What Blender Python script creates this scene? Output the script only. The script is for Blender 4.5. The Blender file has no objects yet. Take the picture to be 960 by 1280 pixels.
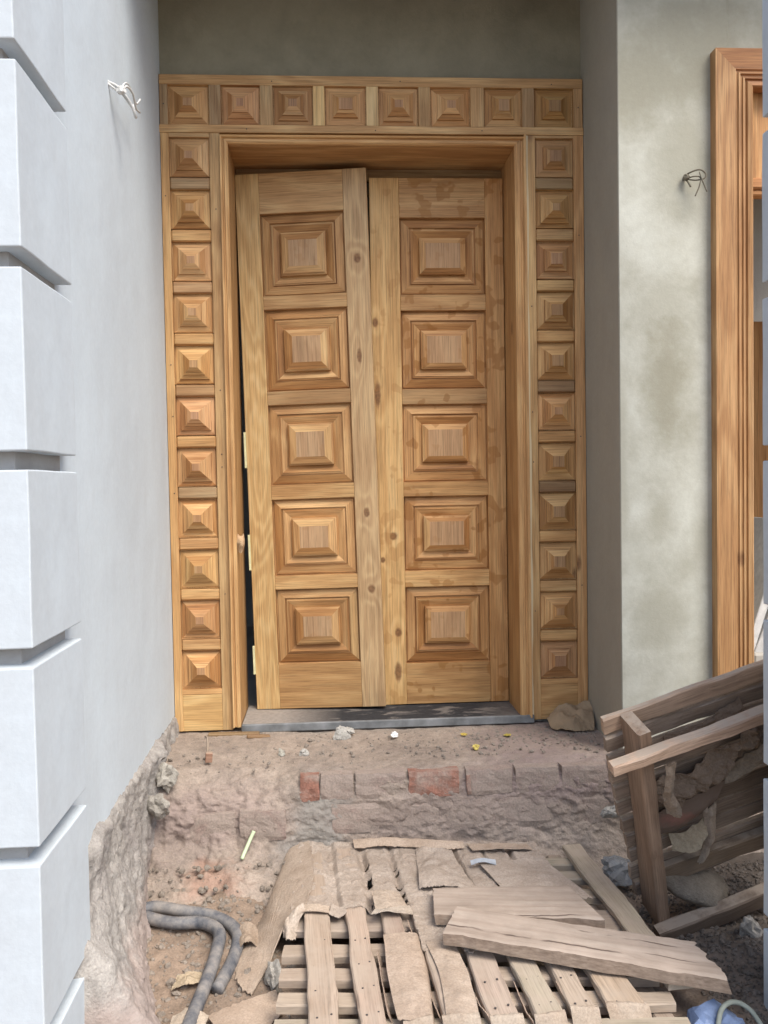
import bpy, bmesh, math, random
from math import radians, sin, cos, pi
from mathutils import Vector, Matrix, noise
import numpy as np

rnd = random.Random(7)
scene = bpy.context.scene
COL = scene.collection

# ------------------------------------------------------------------ camera
YAW, PITCH, ROLL = radians(3.5), radians(2.0), radians(0.98)
fw = Vector((sin(YAW)*cos(PITCH), cos(YAW)*cos(PITCH), -sin(PITCH)))
r0 = Vector((cos(YAW), -sin(YAW), 0)); u0 = r0.cross(fw)
rr = r0*cos(ROLL) - u0*sin(ROLL); uu = u0*cos(ROLL) + r0*sin(ROLL)
camd = bpy.data.cameras.new('camera')
cam = bpy.data.objects.new('camera', camd); COL.objects.link(cam)
M = Matrix((rr, uu, -fw)).transposed().to_4x4(); M.translation = Vector((0, -3.4, .93))
cam.matrix_world = M
camd.sensor_fit = 'VERTICAL'; camd.sensor_height = 36; camd.lens = 1072/1280*36
camd.clip_start = .05; camd.clip_end = 500
scene.camera = cam

# ------------------------------------------------------------------ light
SUN_EL, SUN_AZ = radians(54), radians(34)     # azimuth: degrees to the right of straight behind the camera
w = bpy.data.worlds.new('World'); scene.world = w; w.use_nodes = True
wn = w.node_tree.nodes; wn.clear()
sky = wn.new('ShaderNodeTexSky'); sky.sky_type = 'NISHITA'; sky.sun_disc = False
sky.sun_elevation = SUN_EL; sky.sun_rotation = pi - SUN_AZ
sky.air_density = 1.0; sky.dust_density = 2.5; sky.ozone_density = 1.0
bg = wn.new('ShaderNodeBackground'); bg.inputs[1].default_value = .15
wo = wn.new('ShaderNodeOutputWorld')
w.node_tree.links.new(sky.outputs[0], bg.inputs[0]); w.node_tree.links.new(bg.outputs[0], wo.inputs[0])
sd = bpy.data.lights.new('sun', 'SUN'); sd.energy = 2.0; sd.angle = radians(34); sd.color = (1, .95, .87)
so = bpy.data.objects.new('sun', sd); COL.objects.link(so)
to_sun = Vector((sin(SUN_AZ)*cos(SUN_EL), -cos(SUN_AZ)*cos(SUN_EL), sin(SUN_EL)))
so.rotation_euler = to_sun.to_track_quat('Z', 'Y').to_euler(); so.location = (3, -5, 6)
scene.view_settings.view_transform = 'Standard'; scene.view_settings.look = 'None'
scene.view_settings.exposure = 0.92; scene.view_settings.gamma = 1
scene.render.engine = 'CYCLES'
scene.cycles.max_bounces = 8; scene.cycles.diffuse_bounces = 5

# ------------------------------------------------------------------ node helpers
class NT:
    def __init__(s, name):
        s.m = bpy.data.materials.new(name); s.m.use_nodes = True
        s.t = s.m.node_tree; s.t.nodes.clear()
        s.out = s.n('ShaderNodeOutputMaterial'); s.b = s.n('ShaderNodeBsdfPrincipled')
        s.l(s.b.outputs[0], s.out.inputs[0])
        s.b.inputs['Roughness'].default_value = .8
        s.b.inputs['Specular IOR Level'].default_value = .3
        s.tc = s.n('ShaderNodeTexCoord'); s.oi = s.n('ShaderNodeObjectInfo')
    def n(s, t): return s.t.nodes.new(t)
    def l(s, a, b): s.t.links.new(a, b)
    def inp(s, sock, v):
        if v is None: return
        if isinstance(v, bpy.types.NodeSocket): s.l(v, sock)
        else: sock.default_value = v
    def math(s, op, a, b=None, c=None, clamp=False):
        n = s.n('ShaderNodeMath'); n.operation = op; n.use_clamp = clamp
        s.inp(n.inputs[0], a); s.inp(n.inputs[1], b)
        if c is not None: s.inp(n.inputs[2], c)
        return n.outputs[0]
    def vmath(s, op, a, b=None):
        n = s.n('ShaderNodeVectorMath'); n.operation = op
        s.inp(n.inputs[0], a)
        if b is not None: s.inp(n.inputs[1], b)
        return n.outputs['Value'] if op in ('LENGTH', 'DISTANCE', 'DOT_PRODUCT') else n.outputs[0]
    def noise(s, vec, scale, detail=4, rough=.55, dist=0):
        n = s.n('ShaderNodeTexNoise'); s.l(vec, n.inputs['Vector'])
        n.inputs['Scale'].default_value = scale; n.inputs['Detail'].default_value = detail
        n.inputs['Roughness'].default_value = rough; n.inputs['Distortion'].default_value = dist
        return n.outputs[0]
    def voro(s, vec, scale, feature='F1'):
        n = s.n('ShaderNodeTexVoronoi'); s.l(vec, n.inputs['Vector']); n.inputs['Scale'].default_value = scale
        n.feature = feature
        return n.outputs[0]
    def ramp(s, f, stops, interp='LINEAR'):
        n = s.n('ShaderNodeValToRGB'); n.color_ramp.interpolation = interp
        while len(n.color_ramp.elements) < len(stops): n.color_ramp.elements.new(.5)
        for e, (p, c) in zip(n.color_ramp.elements, stops):
            e.position = p
            e.color = (c, c, c, 1) if isinstance(c, (int, float)) else (*c, 1)
        s.l(f, n.inputs[0]); return n.outputs[0]
    def mix(s, f, a, b, mode='MIX'):
        n = s.n('ShaderNodeMix'); n.data_type = 'RGBA'; n.blend_type = mode
        s.inp(n.inputs[0], f)
        for k, v in ((6, a), (7, b)):
            if isinstance(v, tuple): v = (*v[:3], 1)
            s.inp(n.inputs[k], v)
        return n.outputs[2]
    def coords(s, scale=(1, 1, 1), rand=0, rot=None):
        v = s.tc.outputs['Object']
        if rand:
            c = s.n('ShaderNodeCombineXYZ')
            for i in range(3): s.l(s.math('MULTIPLY', s.oi.outputs['Random'], rand*(1+.37*i)), c.inputs[i])
            v = s.vmath('ADD', v, c.outputs[0])
        m = s.n('ShaderNodeMapping'); s.l(v, m.inputs['Vector']); m.inputs['Scale'].default_value = scale
        if rot: m.inputs['Rotation'].default_value = rot
        return m.outputs[0]
    def bump(s, h, strength=.4, dist=.004, prev=None):
        n = s.n('ShaderNodeBump'); s.l(h, n.inputs['Height'])
        n.inputs['Strength'].default_value = strength; n.inputs['Distance'].default_value = dist
        if prev is not None: s.l(prev, n.inputs['Normal'])
        return n.outputs[0]
    def done(s, col, rough=None, normal=None):
        s.l(col, s.b.inputs['Base Color']) if isinstance(col, bpy.types.NodeSocket) else setattr(s.b.inputs['Base Color'], 'default_value', (*col, 1))
        if rough is not None: s.inp(s.b.inputs['Roughness'], rough)
        if normal is not None: s.l(normal, s.b.inputs['Normal'])
        return s.m
    def ellipse(s, vec, cx, cz, rx, rz, soft=.35, wob=None):
        """1 inside an ellipse drawn in the object's own x/z"""
        x = s.n('ShaderNodeSeparateXYZ'); s.l(vec, x.inputs[0])
        a = s.math('DIVIDE', s.math('SUBTRACT', x.outputs[0], cx), rx)
        b = s.math('DIVIDE', s.math('SUBTRACT', x.outputs[2], cz), rz)
        d = s.math('SQRT', s.math('ADD', s.math('MULTIPLY', a, a), s.math('MULTIPLY', b, b)))
        if wob is not None: d = s.math('ADD', d, wob)
        m = s.n('ShaderNodeMapRange'); m.interpolation_type = 'SMOOTHSTEP'
        s.l(d, m.inputs[0]); m.inputs[1].default_value = 1+soft; m.inputs[2].default_value = 1-soft
        m.inputs[3].default_value = 0; m.inputs[4].default_value = 1
        return m.outputs[0]

TEAK = [(.0, (.20, .092, .036)), (.28, (.385, .215, .090)), (.52, (.54, .340, .158)), (.74, (.65, .450, .225)), (1, (.73, .56, .32))]
def wood(name, axis='Z', ramp=TEAK, ring=42., knots=None, sap=None, dirt=.0, blot=0., rough=.55, grain=.35, knot_auto=True, dirtc=(.34, .27, .20), toplit_dust=0):
    t = NT(name)
    ix = 'XYZ'.index(axis)
    sc = [1, 1, 1]; sc[ix] = .16
    v = t.coords(tuple(sc), rand=31)
    vo = t.tc.outputs['Object']
    n1 = t.noise(v, 5.5, 3, .5, .35)
    kn = None
    if knots:
        wob = t.math('MULTIPLY', t.math('SUBTRACT', t.noise(vo, 60, 2), .5), .5)
        for (kx, kz, rx, rz) in knots:
            e = t.ellipse(vo, kx, kz, rx, rz, .35, wob)
            halo = t.ellipse(vo, kx, kz, rx*2.4, rz*2.8, .8)
            n1 = t.math('ADD', n1, t.math('MULTIPLY', halo, .10))
            kn = e if kn is None else t.math('MAXIMUM', kn, e)
    rings = t.math('SINE', t.math('MULTIPLY', n1, ring))
    rings = t.math('MULTIPLY_ADD', rings, .5, .5); rings = t.math('POWER', rings, 1.6)
    f2s = [95, 95, 95]; f2s[ix] = 2.6
    fine = t.noise(t.coords(tuple(f2s), rand=17), 1, 6, .78)
    f4 = [230, 230, 230]; f4[ix] = 5
    hair = t.ramp(t.noise(t.coords(tuple(f4), rand=19), 1, 3, .6), [(.34, .66), (.5, 1.0), (.66, 1.12)])
    p3 = [420, 420, 420]; p3[ix] = 14
    pore = t.ramp(t.noise(t.coords(tuple(p3), rand=7), 1, 2, .5), [(.30, .62), (.44, 1)])
    big = t.noise(t.coords(tuple([2.2 if i != ix else .5 for i in range(3)]), rand=11), 1.3, 3, .5)
    f = t.math('ADD', t.math('MULTIPLY', rings, .20), t.math('MULTIPLY', fine, .78))
    f = t.math('ADD', f, t.math('MULTIPLY', big, .40))
    f = t.math('SUBTRACT', f, .145)
    col = t.ramp(f, ramp)
    if knot_auto and not knots:
        vv = [4.5, 4.5, 4.5]; vv[ix] = 2.2
        d = t.voro(t.coords(tuple(vv), rand=23), 1)
        kn = t.ramp(d, [(0, 1), (.045, .8), (.085, 0)])
    col = t.mix(.6, col, pore, 'MULTIPLY'); col = t.mix(.8, col, hair, 'MULTIPLY')
    if kn is not None:
        kc = t.ramp(t.noise(vo, 90, 3), [(.3, (.10, .045, .022)), (.7, (.26, .13, .06))])
        col = t.mix(t.math('MULTIPLY', kn, .85), col, kc)
    if blot:
        b = t.ramp(t.noise(t.coords((1, 1, 1), rand=5), 13, 2, .5), [(.585, 0), (.62, 1)])
        col = t.mix(t.math('MULTIPLY', b, blot*.8), col, (.34, .17, .05), 'MIX')
    if sap:
        x = t.n('ShaderNodeSeparateXYZ'); t.l(vo, x.inputs[0])
        c = t.n('ShaderNodeCombineXYZ'); t.l(x.outputs[2], c.inputs[2])
        wv = t.noise(c.outputs[0], 2.6, 2, .4)
        e = t.math('ADD', t.math('MULTIPLY', t.math('SUBTRACT', wv, .5), sap[1]), sap[0])
        mk = t.math('MULTIPLY', t.math('SUBTRACT', e, x.outputs[0]), 600, clamp=True)
        col = t.mix(mk, col, (.74, .66, .46))
    col = t.mix(1., col, t.oi.outputs['Color'], 'MULTIPLY')
    if dirt:
        dm = t.ramp(t.noise(vo, 7, 5, .65), [(.35, 0), (.62, 1)])
        col = t.mix(t.math('MULTIPLY', dm, dirt), col, dirtc)
        if toplit_dust:
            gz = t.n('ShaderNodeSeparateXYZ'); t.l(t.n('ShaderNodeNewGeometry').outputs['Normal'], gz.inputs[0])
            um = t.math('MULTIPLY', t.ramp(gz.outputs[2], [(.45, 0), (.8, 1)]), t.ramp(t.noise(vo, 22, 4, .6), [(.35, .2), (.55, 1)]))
            col = t.mix(t.math('MULTIPLY', um, toplit_dust), col, (.40, .33, .26))  # dust on upward faces, also paints in the sunlit slat tops
    nb = t.bump(fine, grain, .0012)
    nb = t.bump(t.noise(vo, 30, 3), .12, .004, nb)
    rg = t.math('ADD', t.math('MULTIPLY', fine, .25), rough-.1)
    return t.done(col, rg, nb)

W_Z = wood('teak_upright', 'Z')
W_X = wood('teak_level', 'X')
W_ZB = wood('teak_upright_oiled', 'Z', blot=.75)
W_XB = wood('teak_level_oiled', 'X', blot=.75)
PALE = [(0, (.26, .14, .058)), (.35, (.50, .32, .145)), (.62, (.66, .475, .24)), (1, (.78, .64, .40))]
W_SAPZ = wood('teak_sapwood_upright', 'Z', PALE, knot_auto=False)
W_SAPX = wood('teak_sapwood_level', 'X', PALE, knot_auto=False)
W_FIELD = wood('teak_panel_field', 'Z', [(0, (.26, .16, .09)), (.5, (.48, .335, .20)), (1, (.61, .47, .30))], knot_auto=False, blot=.25)
W_FIG = wood('teak_figured', 'Z', PALE, ring=95., knot_auto=False)
OLDW = [(0, (.16, .12, .088)), (.35, (.30, .24, .188)), (.65, (.39, .322, .262)), (1, (.47, .40, .335))]
W_PAL = wood('dusty_deal', 'X', OLDW, ring=30, dirt=.75, dirtc=(.41, .335, .265), rough=.9, grain=.6)
W_DARK = wood('old_dark_board', 'X', [(0, (.075, .053, .040)), (.4, (.165, .122, .092)), (.7, (.26, .20, .155)), (1, (.38, .31, .245))], ring=26, dirt=.22, dirtc=(.26, .20, .15), toplit_dust=.8, rough=.9, grain=.8)
W_DARKZ = wood('old_dark_post', 'Z', [(0, (.055, .036, .026)), (.4, (.13, .09, .062)), (.7, (.20, .145, .105)), (1, (.30, .23, .17))], ring=26, dirt=.22, dirtc=(.26, .20, .15), toplit_dust=.8, rough=.9, grain=.8)

def plaster(name, base, stain, blobs=(), amt=.5, streak=True, bumpd=.004, vscale=1., fine=(.96, 1.03), speck=.5, cracks=0, rel=.35):
    t = NT(name); vo = t.tc.outputs['Object']
    v = t.coords((1, 1, .35) if streak else (1, 1, 1))
    a = t.ramp(t.noise(v, 2.4*vscale, 6, .6, .3), [(.38, 0), (.68, 1)])
    a2 = t.ramp(t.noise(vo, 9*vscale, 5, .6), [(.4, 0), (.75, 1)])
    f = t.math('MULTIPLY', t.math('ADD', t.math('MULTIPLY', a, .7), t.math('MULTIPLY', a2, .3)), amt, clamp=True)
    wob = t.math('MULTIPLY', t.math('SUBTRACT', t.noise(vo, 8, 5, .65), .5), 1.7)
    for (cx, cz, rx, rz, k) in blobs:
        e = t.math('MULTIPLY', t.ellipse(vo, cx, cz, rx, rz, .75, wob), k)
        f = t.math('MAXIMUM', f, e)
    col = t.mix(f, base, stain)
    g = t.ramp(t.noise(vo, 55, 4, .7), [(.3, fine[0]), (.7, fine[1])])
    col = t.mix(1., col, g, 'MULTIPLY')
    sp = t.ramp(t.voro(vo, 26), [(0.02, .62), (.06, 1)])
    col = t.mix(speck, col, sp, 'MULTIPLY')
    nb = t.bump(t.noise(vo, 3.2, 4, .5), .35, .02)
    nb = t.bump(t.noise(t.coords((9, 9, 2.2), rot=(.5, .4, .6)), 1.5, 3, .6), rel*.7, .006, nb)
    nb = t.bump(t.noise(vo, 120, 4, .7), rel, bumpd, nb)
    return t.done(col, .88, nb)
P_WHITE = plaster('white_plaster', (.585, .655, .70), (.49, .53, .555), amt=.65, speck=.12, bumpd=.0015, rel=.25)
P_BLOCK = plaster('white_render_block', (.545, .605, .645), (.45, .475, .49), amt=.75, speck=.15, bumpd=.0015, rel=.25)
P_CORE = plaster('groove_mortar', (.42, .41, .40), (.25, .24, .23), amt=.8, streak=False)
P_GREEN = plaster('green_grey_plaster', (.60, .605, .53), (.28, .26, .185),
   blobs=[(1.20, 1.25, .10, .30, .8), (1.17, .80, .065, .11, .6), (1.16, .42, .11, .19, .62), (1.19, 1.55, .17, .11, .5), (1.34, .70, .05, .14, .5),
          (1.27, 2.05, .13, .26, .6), (1.13, 2.35, .26, .22, .75), (1.03, 1.0, .035, .4, .55), (1.3, 2.45, .34, .25, .75)], amt=.75, streak=False, vscale=1.4, rel=.2)  # the highest blobs paint the overhang's shade onto the pillar top
P_REVEAL = plaster('grey_render_shaded', (.35, .325, .265), (.27, .25, .205), amt=.8)
P_LINTEL = plaster('lintel_cement_shaded', (.285, .262, .19), (.165, .15, .105), amt=.9, streak=False)  # base kept dark to carry the porch roof's shade
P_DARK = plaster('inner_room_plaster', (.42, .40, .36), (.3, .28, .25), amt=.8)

def earth(name, base, dark, extra=None, bump=.03, peb=True):
    t = NT(name); vo = t.tc.outputs['Object']
    a = t.noise(vo, 3.0, 8, .65, .4)
    col = t.ramp(a, [(.28, dark), (.5, base), (.72, tuple(min(1, c*1.28) for c in base))])
    col = t.mix(1., col, t.oi.outputs['Color'], 'MULTIPLY')
    b = t.noise(vo, 24, 6, .7)
    col = t.mix(1., col, t.ramp(b, [(.3, .74), (.6, 1.06)]), 'MULTIPLY')
    gr = t.noise(vo, 170, 3, .7)
    col = t.mix(.6, col, t.ramp(gr, [(.35, .72), (.6, 1.12)]), 'MULTIPLY')
    if extra:
        wob = t.math('MULTIPLY', t.math('SUBTRACT', t.noise(vo, 16, 5, .65), .5), 1.6)
        for (cx, cz, rx, rz, k, c) in extra:
            col = t.mix(t.math('MULTIPLY', t.ellipse(vo, cx, cz, rx, rz, .6, wob), k), col, c)
    h = t.math('ADD', t.math('MULTIPLY', b, .7), t.math('MULTIPLY', gr, .35))
    nb = t.bump(h, .6, bump*.35)
    if peb:
        pv = t.voro(vo, 85)
        nb = t.bump(t.ramp(pv, [(0, 1), (.5, 0)]), .35, .004, nb)
    return t.done(col, .95, nb)
E_LAND = earth('dusty_mortar_earth', (.335, .275, .225), (.24, .195, .165),
   extra=[(-.42, -.20, .24, .09, .5, (.29, .22, .20)), (-.05, -.2, .09, .10, .8, (.27, .26, .235)), (.75, -.12, .28, .07, .7, (.27, .205, .195)),
          (-.40, -.345, .09, .025, .6, (.36, .21, .15)), (.45, -.22, .45, .09, .45, (.29, .23, .205)), (-.1, -.30, .1, .05, .6, (.26, .25, .23))])
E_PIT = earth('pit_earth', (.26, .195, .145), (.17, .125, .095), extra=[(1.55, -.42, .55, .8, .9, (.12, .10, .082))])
E_FOUND = earth('rubble_mortar', (.37, .345, .315), (.275, .25, .235), extra=[(-.5, -.38, .3, .1, .7, (.35, .27, .235))])
def brickmat(name, raw, dust, lo, hi):
    t = NT(name); vo = t.coords((1, 1, 1), rand=13)
    a = t.ramp(t.noise(vo, 9, 6, .7, .3), [(lo, 0), (hi, 1)])
    r = t.mix(1., raw, t.ramp(t.noise(vo, 40, 5, .7), [(.3, .65), (.7, 1.2)]), 'MULTIPLY')
    col = t.mix(a, r, dust); gr = t.noise(vo, 150, 3, .7)
    col = t.mix(.6, col, t.ramp(gr, [(.35, .72), (.6, 1.12)]), 'MULTIPLY')
    h = t.math('ADD', t.math('MULTIPLY', t.noise(vo, 26, 6, .7), .8), t.math('MULTIPLY', gr, .3))
    return t.done(col, .95, t.bump(h, .7, .008))
E_BRICK = brickmat('dusty_fired_brick', (.30, .215, .185), (.325, .265, .225), .30, .50)
E_RED = brickmat('exposed_red_brick', (.30, .15, .11), (.345, .27, .225), .42, .62)
E_GRAV = earth('crushed_stone', (.33, .30, .27), (.22, .20, .18), peb=False)
E_LUMP = earth('cement_lump', (.44, .42, .38), (.32, .30, .27), peb=True)

def card_mat(name, base, dust, dark):
    t = NT(name); vo = t.tc.outputs['Object']
    a = t.ramp(t.noise(vo, 7, 7, .7, .4), [(.36, 0), (.6, 1)])
    col = t.mix(a, base, dust)
    st = t.ramp(t.noise(vo, 19, 5, .7), [(.60, 0), (.70, 1)]); col = t.mix(t.math('MULTIPLY', st, .45), col, dark)
    col = t.mix(1., col, t.ramp(t.noise(vo, 190, 3, .7), [(.3, .78), (.65, 1.1)]), 'MULTIPLY')
    col = t.mix(1., col, t.oi.outputs['Color'], 'MULTIPLY')
    nb = t.bump(t.noise(vo, 42, 6, .7), .55, .006); nb = t.bump(t.noise(vo, 260, 2), .3, .0015, nb)
    return t.done(col, .97, nb)
def simple(name, c, rough=.8, spec=.3, nz=30, amp=.2, trans=0, metal=0, bump=.2, bd=.003):
    t = NT(name); vo = t.tc.outputs['Object']
    n = t.noise(vo, nz, 5, .6)
    col = t.mix(1., c, t.ramp(n, [(.3, 1-amp), (.7, 1+amp*.6)]), 'MULTIPLY')
    col = t.mix(1., col, t.oi.outputs['Color'], 'MULTIPLY')
    t.b.inputs['Specular IOR Level'].default_value = spec; t.b.inputs['Metallic'].default_value = metal
    t.b.inputs['Transmission Weight'].default_value = trans
    return t.done(col, rough, t.bump(n, bump, bd))
CARD = card_mat('dusty_cardboard', (.33, .265, .21), (.42, .352, .292), (.20, .155, .12))
CARDP = card_mat('pale_torn_cardboard', (.40, .335, .275), (.46, .41, .355), (.24, .19, .15))
def hose_mat():
    t = NT('dusty_black_hose'); vo = t.tc.outputs['Object']
    f = t.ramp(t.noise(vo, 14, 5, .7), [(.34, (.06, .067, .082)), (.46, (.14, .14, .145)), (.66, (.29, .265, .24))])
    return t.done(f, .6, t.bump(t.noise(vo, 60, 3), .3, .002))
HOSE = hose_mat()
SILL = None
def sill_mat():
    t = NT('dark_stone_sill'); vo = t.tc.outputs['Object']
    d = t.ramp(t.noise(t.coords((1, 2.5, 1)), 6.5, 6, .65, .5), [(.52, 0), (.62, 1)])
    x = t.n('ShaderNodeSeparateXYZ'); t.l(vo, x.inputs[0])
    lf = t.math('MULTIPLY_ADD', x.outputs[0], -4, -.75, clamp=True)
    rt = t.math('MULTIPLY_ADD', x.outputs[0], 5.0, -1.9, clamp=True)
    d = t.math('MAXIMUM', t.math('MULTIPLY', d, .55), t.math('MAXIMUM', lf, t.math('MULTIPLY', rt, .7)))
    sp = t.ramp(t.noise(vo, 60, 3, .6), [(.35, .75), (.7, 1.1)])
    col = t.mix(d, (.045, .046, .05), (.33, .30, .27)); col = t.mix(.7, col, sp, 'MULTIPLY')
    t.b.inputs['Specular IOR Level'].default_value = .12
    return t.done(col, .85, t.bump(t.noise(vo, 70, 4), .4, .003))
SILL = sill_mat()
EDGE = simple('grey_stone_edge', (.20, .21, .215), .6, .4, 9, .6)
WIRE_W = simple('white_wire', (.62, .62, .60), .5, .4)
WIRE_D = simple('dusty_wire', (.16, .14, .10), .6, .4)
TAPE = simple('pale_yellow_foam', (.74, .74, .45), .7)
GREEN = simple('pale_green_stick', (.55, .66, .42), .5, .4, amp=.1)
PAPERW = simple('white_paper', (.82, .82, .80), .8)
YELLOW = simple('yellow_petal', (.62, .50, .14), .7)
BLUE = simple('blue_plastic', (.16, .22, .36), .35, .5, 18, .3, bump=.6, bd=.01)
NAVY = simple('navy_plastic', (.04, .07, .16), .4, .5)
STRING = simple('grey_string', (.22, .24, .21), .9)
CLEAR = simple('clear_crumpled_film', (.42, .44, .45), .18, .6, 30, .1, trans=.6, bump=1., bd=.01)
BPAPER = simple('crumpled_brown_paper', (.34, .25, .16), .9, .1, 20, .15)
METAL = simple('nail_metal', (.06, .05, .045), .5, .5)

# ------------------------------------------------------------------ mesh helpers
def tag(o, label=None, cat=None, group=None, kind=None):
    if label: o['label'] = label
    if cat: o['category'] = cat
    if group: o['group'] = group
    if kind: o['kind'] = kind
    return o
def link(name, me, mats=(), parent=None, loc=None, rot=None):
    o = bpy.data.objects.new(name, me); COL.objects.link(o)
    for m in (mats if isinstance(mats, (list, tuple)) else [mats]):
        if me is not None and m.name not in [x.name for x in me.materials if x]: me.materials.append(m)
    if parent: o.parent = parent
    if loc is not None: o.location = loc
    if rot is not None: o.rotation_euler = rot
    return o
def empty(name, loc=(0, 0, 0), rot=(0, 0, 0)):
    o = bpy.data.objects.new(name, None); COL.objects.link(o); o.location = loc; o.rotation_euler = rot
    o.empty_display_size = .05
    return o
def bm_box(sx, sy, sz, bev=0, seg=1):
    bm = bmesh.new(); bmesh.ops.create_cube(bm, size=1)
    for v in bm.verts: v.co = Vector((v.co.x*sx, v.co.y*sy, v.co.z*sz))
    if bev: bmesh.ops.bevel(bm, geom=bm.edges[:], offset=bev, segments=seg, affect='EDGES', profile=.6)
    return bm
def to_me(bm, name, smooth=False):
    me = bpy.data.meshes.new(name); bm.to_mesh(me); bm.free()
    if smooth:
        for p in me.polygons: p.use_smooth = True
    return me
def box(name, x0, x1, y0, y1, z0, z1, mat, parent=None, bev=.002, off=(0, 0, 0)):
    """off = the parent's own origin, so that world figures can be given"""
    me = to_me(bm_box(abs(x1-x0), abs(y1-y0), abs(z1-z0), bev), name)
    return link(name, me, mat, parent, ((x0+x1)/2-off[0], (y0+y1)/2-off[1], (z0+z1)/2-off[2]))
def tint(o, r, g=None, b=None):
    o.color = (r, g if g is not None else r, b if b is not None else r, 1); return o
def fbm(p, o=4, s=1.):
    return noise.fractal(Vector(p)*s, .6, 2.1, o, noise_basis='PERLIN_ORIGINAL')
def grid_me(name, P, closed=False, smooth=True, hole=None, mats=None):
    """P: list of rows of Vectors"""
    n, m = len(P), len(P[0]); vs = [tuple(p) for r in P for p in r]; fs = []
    for i in range(n-1):
        for j in range(m-(0 if closed else 1)):
            if hole and hole(i, j): continue
            k = (j+1) % m
            fs.append((i*m+j, i*m+k, (i+1)*m+k, (i+1)*m+j))
    me = bpy.data.meshes.new(name); me.from_pydata(vs, [], fs)
    for p in me.polygons: p.use_smooth = smooth
    return me
def clean_loose(me):
    bm = bmesh.new(); bm.from_mesh(me)
    bmesh.ops.delete(bm, geom=[v for v in bm.verts if not v.link_faces], context='VERTS')
    bm.to_mesh(me); bm.free()
def catmull(pts, n):
    pts = [Vector(p) for p in pts]; out = []
    P = [pts[0]*2-pts[1]]+pts+[pts[-1]*2-pts[-2]]
    for i in range(1, len(P)-2):
        for k in range(n):
            t = k/n; a, b, c, d = P[i-1:i+3]
            out.append(.5*((2*b)+(c-a)*t+(2*a-5*b+4*c-d)*t*t+(3*b-a-3*c+d)*t*t*t))
    out.append(pts[-1]); return out
def tube_me(name, pts, r, n=8, seg=10, rib=0, taper=None):
    path = catmull(pts, n); rows = []
    up = Vector((0, 0, 1)); prev = None
    for i, p in enumerate(path):
        t = (path[min(i+1, len(path)-1)]-path[max(i-1, 0)]).normalized()
        if prev is None: a = t.cross(up if abs(t.z) < .9 else Vector((1, 0, 0))).normalized()
        else: a = (prev-t*prev.dot(t)).normalized()
        prev = a; b = t.cross(a)
        q = r*(1+(rib if i % 2 else -rib))
        if taper: q *= taper(i/(len(path)-1))
        rows.append([p+(a*cos(2*pi*k/seg)+b*sin(2*pi*k/seg))*q for k in range(seg)])
    me = grid_me(name, rows, closed=True)
    bm = bmesh.new(); bm.from_mesh(me); bmesh.ops.holes_fill(bm, edges=[e for e in bm.edges if e.is_boundary]); bm.to_mesh(me); bm.free()
    return me
def plank_me(name, L, W, T, seed, n=14, wear=.004, jag=(0, 0), bow=.0):
    """board along local X, edges worn, ends optionally splintered"""
    r = random.Random(seed); rows = []
    k = 9
    for i in range(n+1):
        x = -L/2+L*i/n
        ring = []
        prof = []
        e = min(.004, T*.2)
        top = [(-W/2, -T/2), (-W/2, T/2-e), (-W/2+e, T/2)] + [(-W/2+e+(W-2*e)*q/6, T/2) for q in range(1, 6)] + [(W/2-e, T/2), (W/2, T/2-e), (W/2, -T/2)]
        for q, (y, z) in enumerate(top):
            sp = Vector((x*4+seed*3.1, y*9, z*9+seed))
            dy = fbm(sp, 3, 1.6)*wear*(1 if abs(y) > W*.4 else .2); dz = fbm(sp+Vector((7, 3, 1)), 3, 1.3)*wear*.5
            xx = x
            if i == 0 and jag[0]: xx += r.uniform(0, jag[0])
            if i == n and jag[1]: xx -= r.uniform(0, jag[1])
            ring.append(Vector((xx, y+dy, z+dz+bow*(1-(2*x/L)**2))))
        rows.append(ring)
    me = grid_me(name, rows, closed=True, smooth=False)
    bm = bmesh.new(); bm.from_mesh(me)
    bmesh.ops.holes_fill(bm, edges=[e for e in bm.edges if e.is_boundary])
    bmesh.ops.recalc_face_normals(bm, faces=bm.faces[:]); bm.to_mesh(me); bm.free()
    return me
def stone_me(name, r, seed, sub=2, flat=.7, rough=.35):
    bm = bmesh.new(); bmesh.ops.create_icosphere(bm, subdivisions=sub, radius=1)
    q = random.Random(seed); s = Vector((q.uniform(.8, 1.2), q.uniform(.7, 1.1), flat*q.uniform(.8, 1.1)))
    for v in bm.verts:
        d = 1+fbm(v.co*1.1+Vector((seed*1.7, 0, 0)), 3)*rough
        v.co = Vector((v.co.x*s.x, v.co.y*s.y, v.co.z*s.z))*d*r
    me = to_me(bm, name); return me
def solid(o, th, off=0):
    m = o.modifiers.new('thickness', 'SOLIDIFY'); m.thickness = th; m.offset = off; return o
def crumple(p, amp, s=12, seed=0):
    q = Vector(p)*s+Vector((seed*3.3, seed*1.7, seed))
    a = abs(noise.noise(q))*2-.5; b = abs(noise.noise(q*2.3+Vector((5, 5, 5))))-.25
    dd = noise.voronoi(Vector(p)*s*.55+Vector((seed*1.3, seed*2.1, seed*.7))+Vector((a, b, 0))*.15)[0]
    return ((dd[0]-.45)*1.5+a*.45+.3*b)*amp
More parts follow.
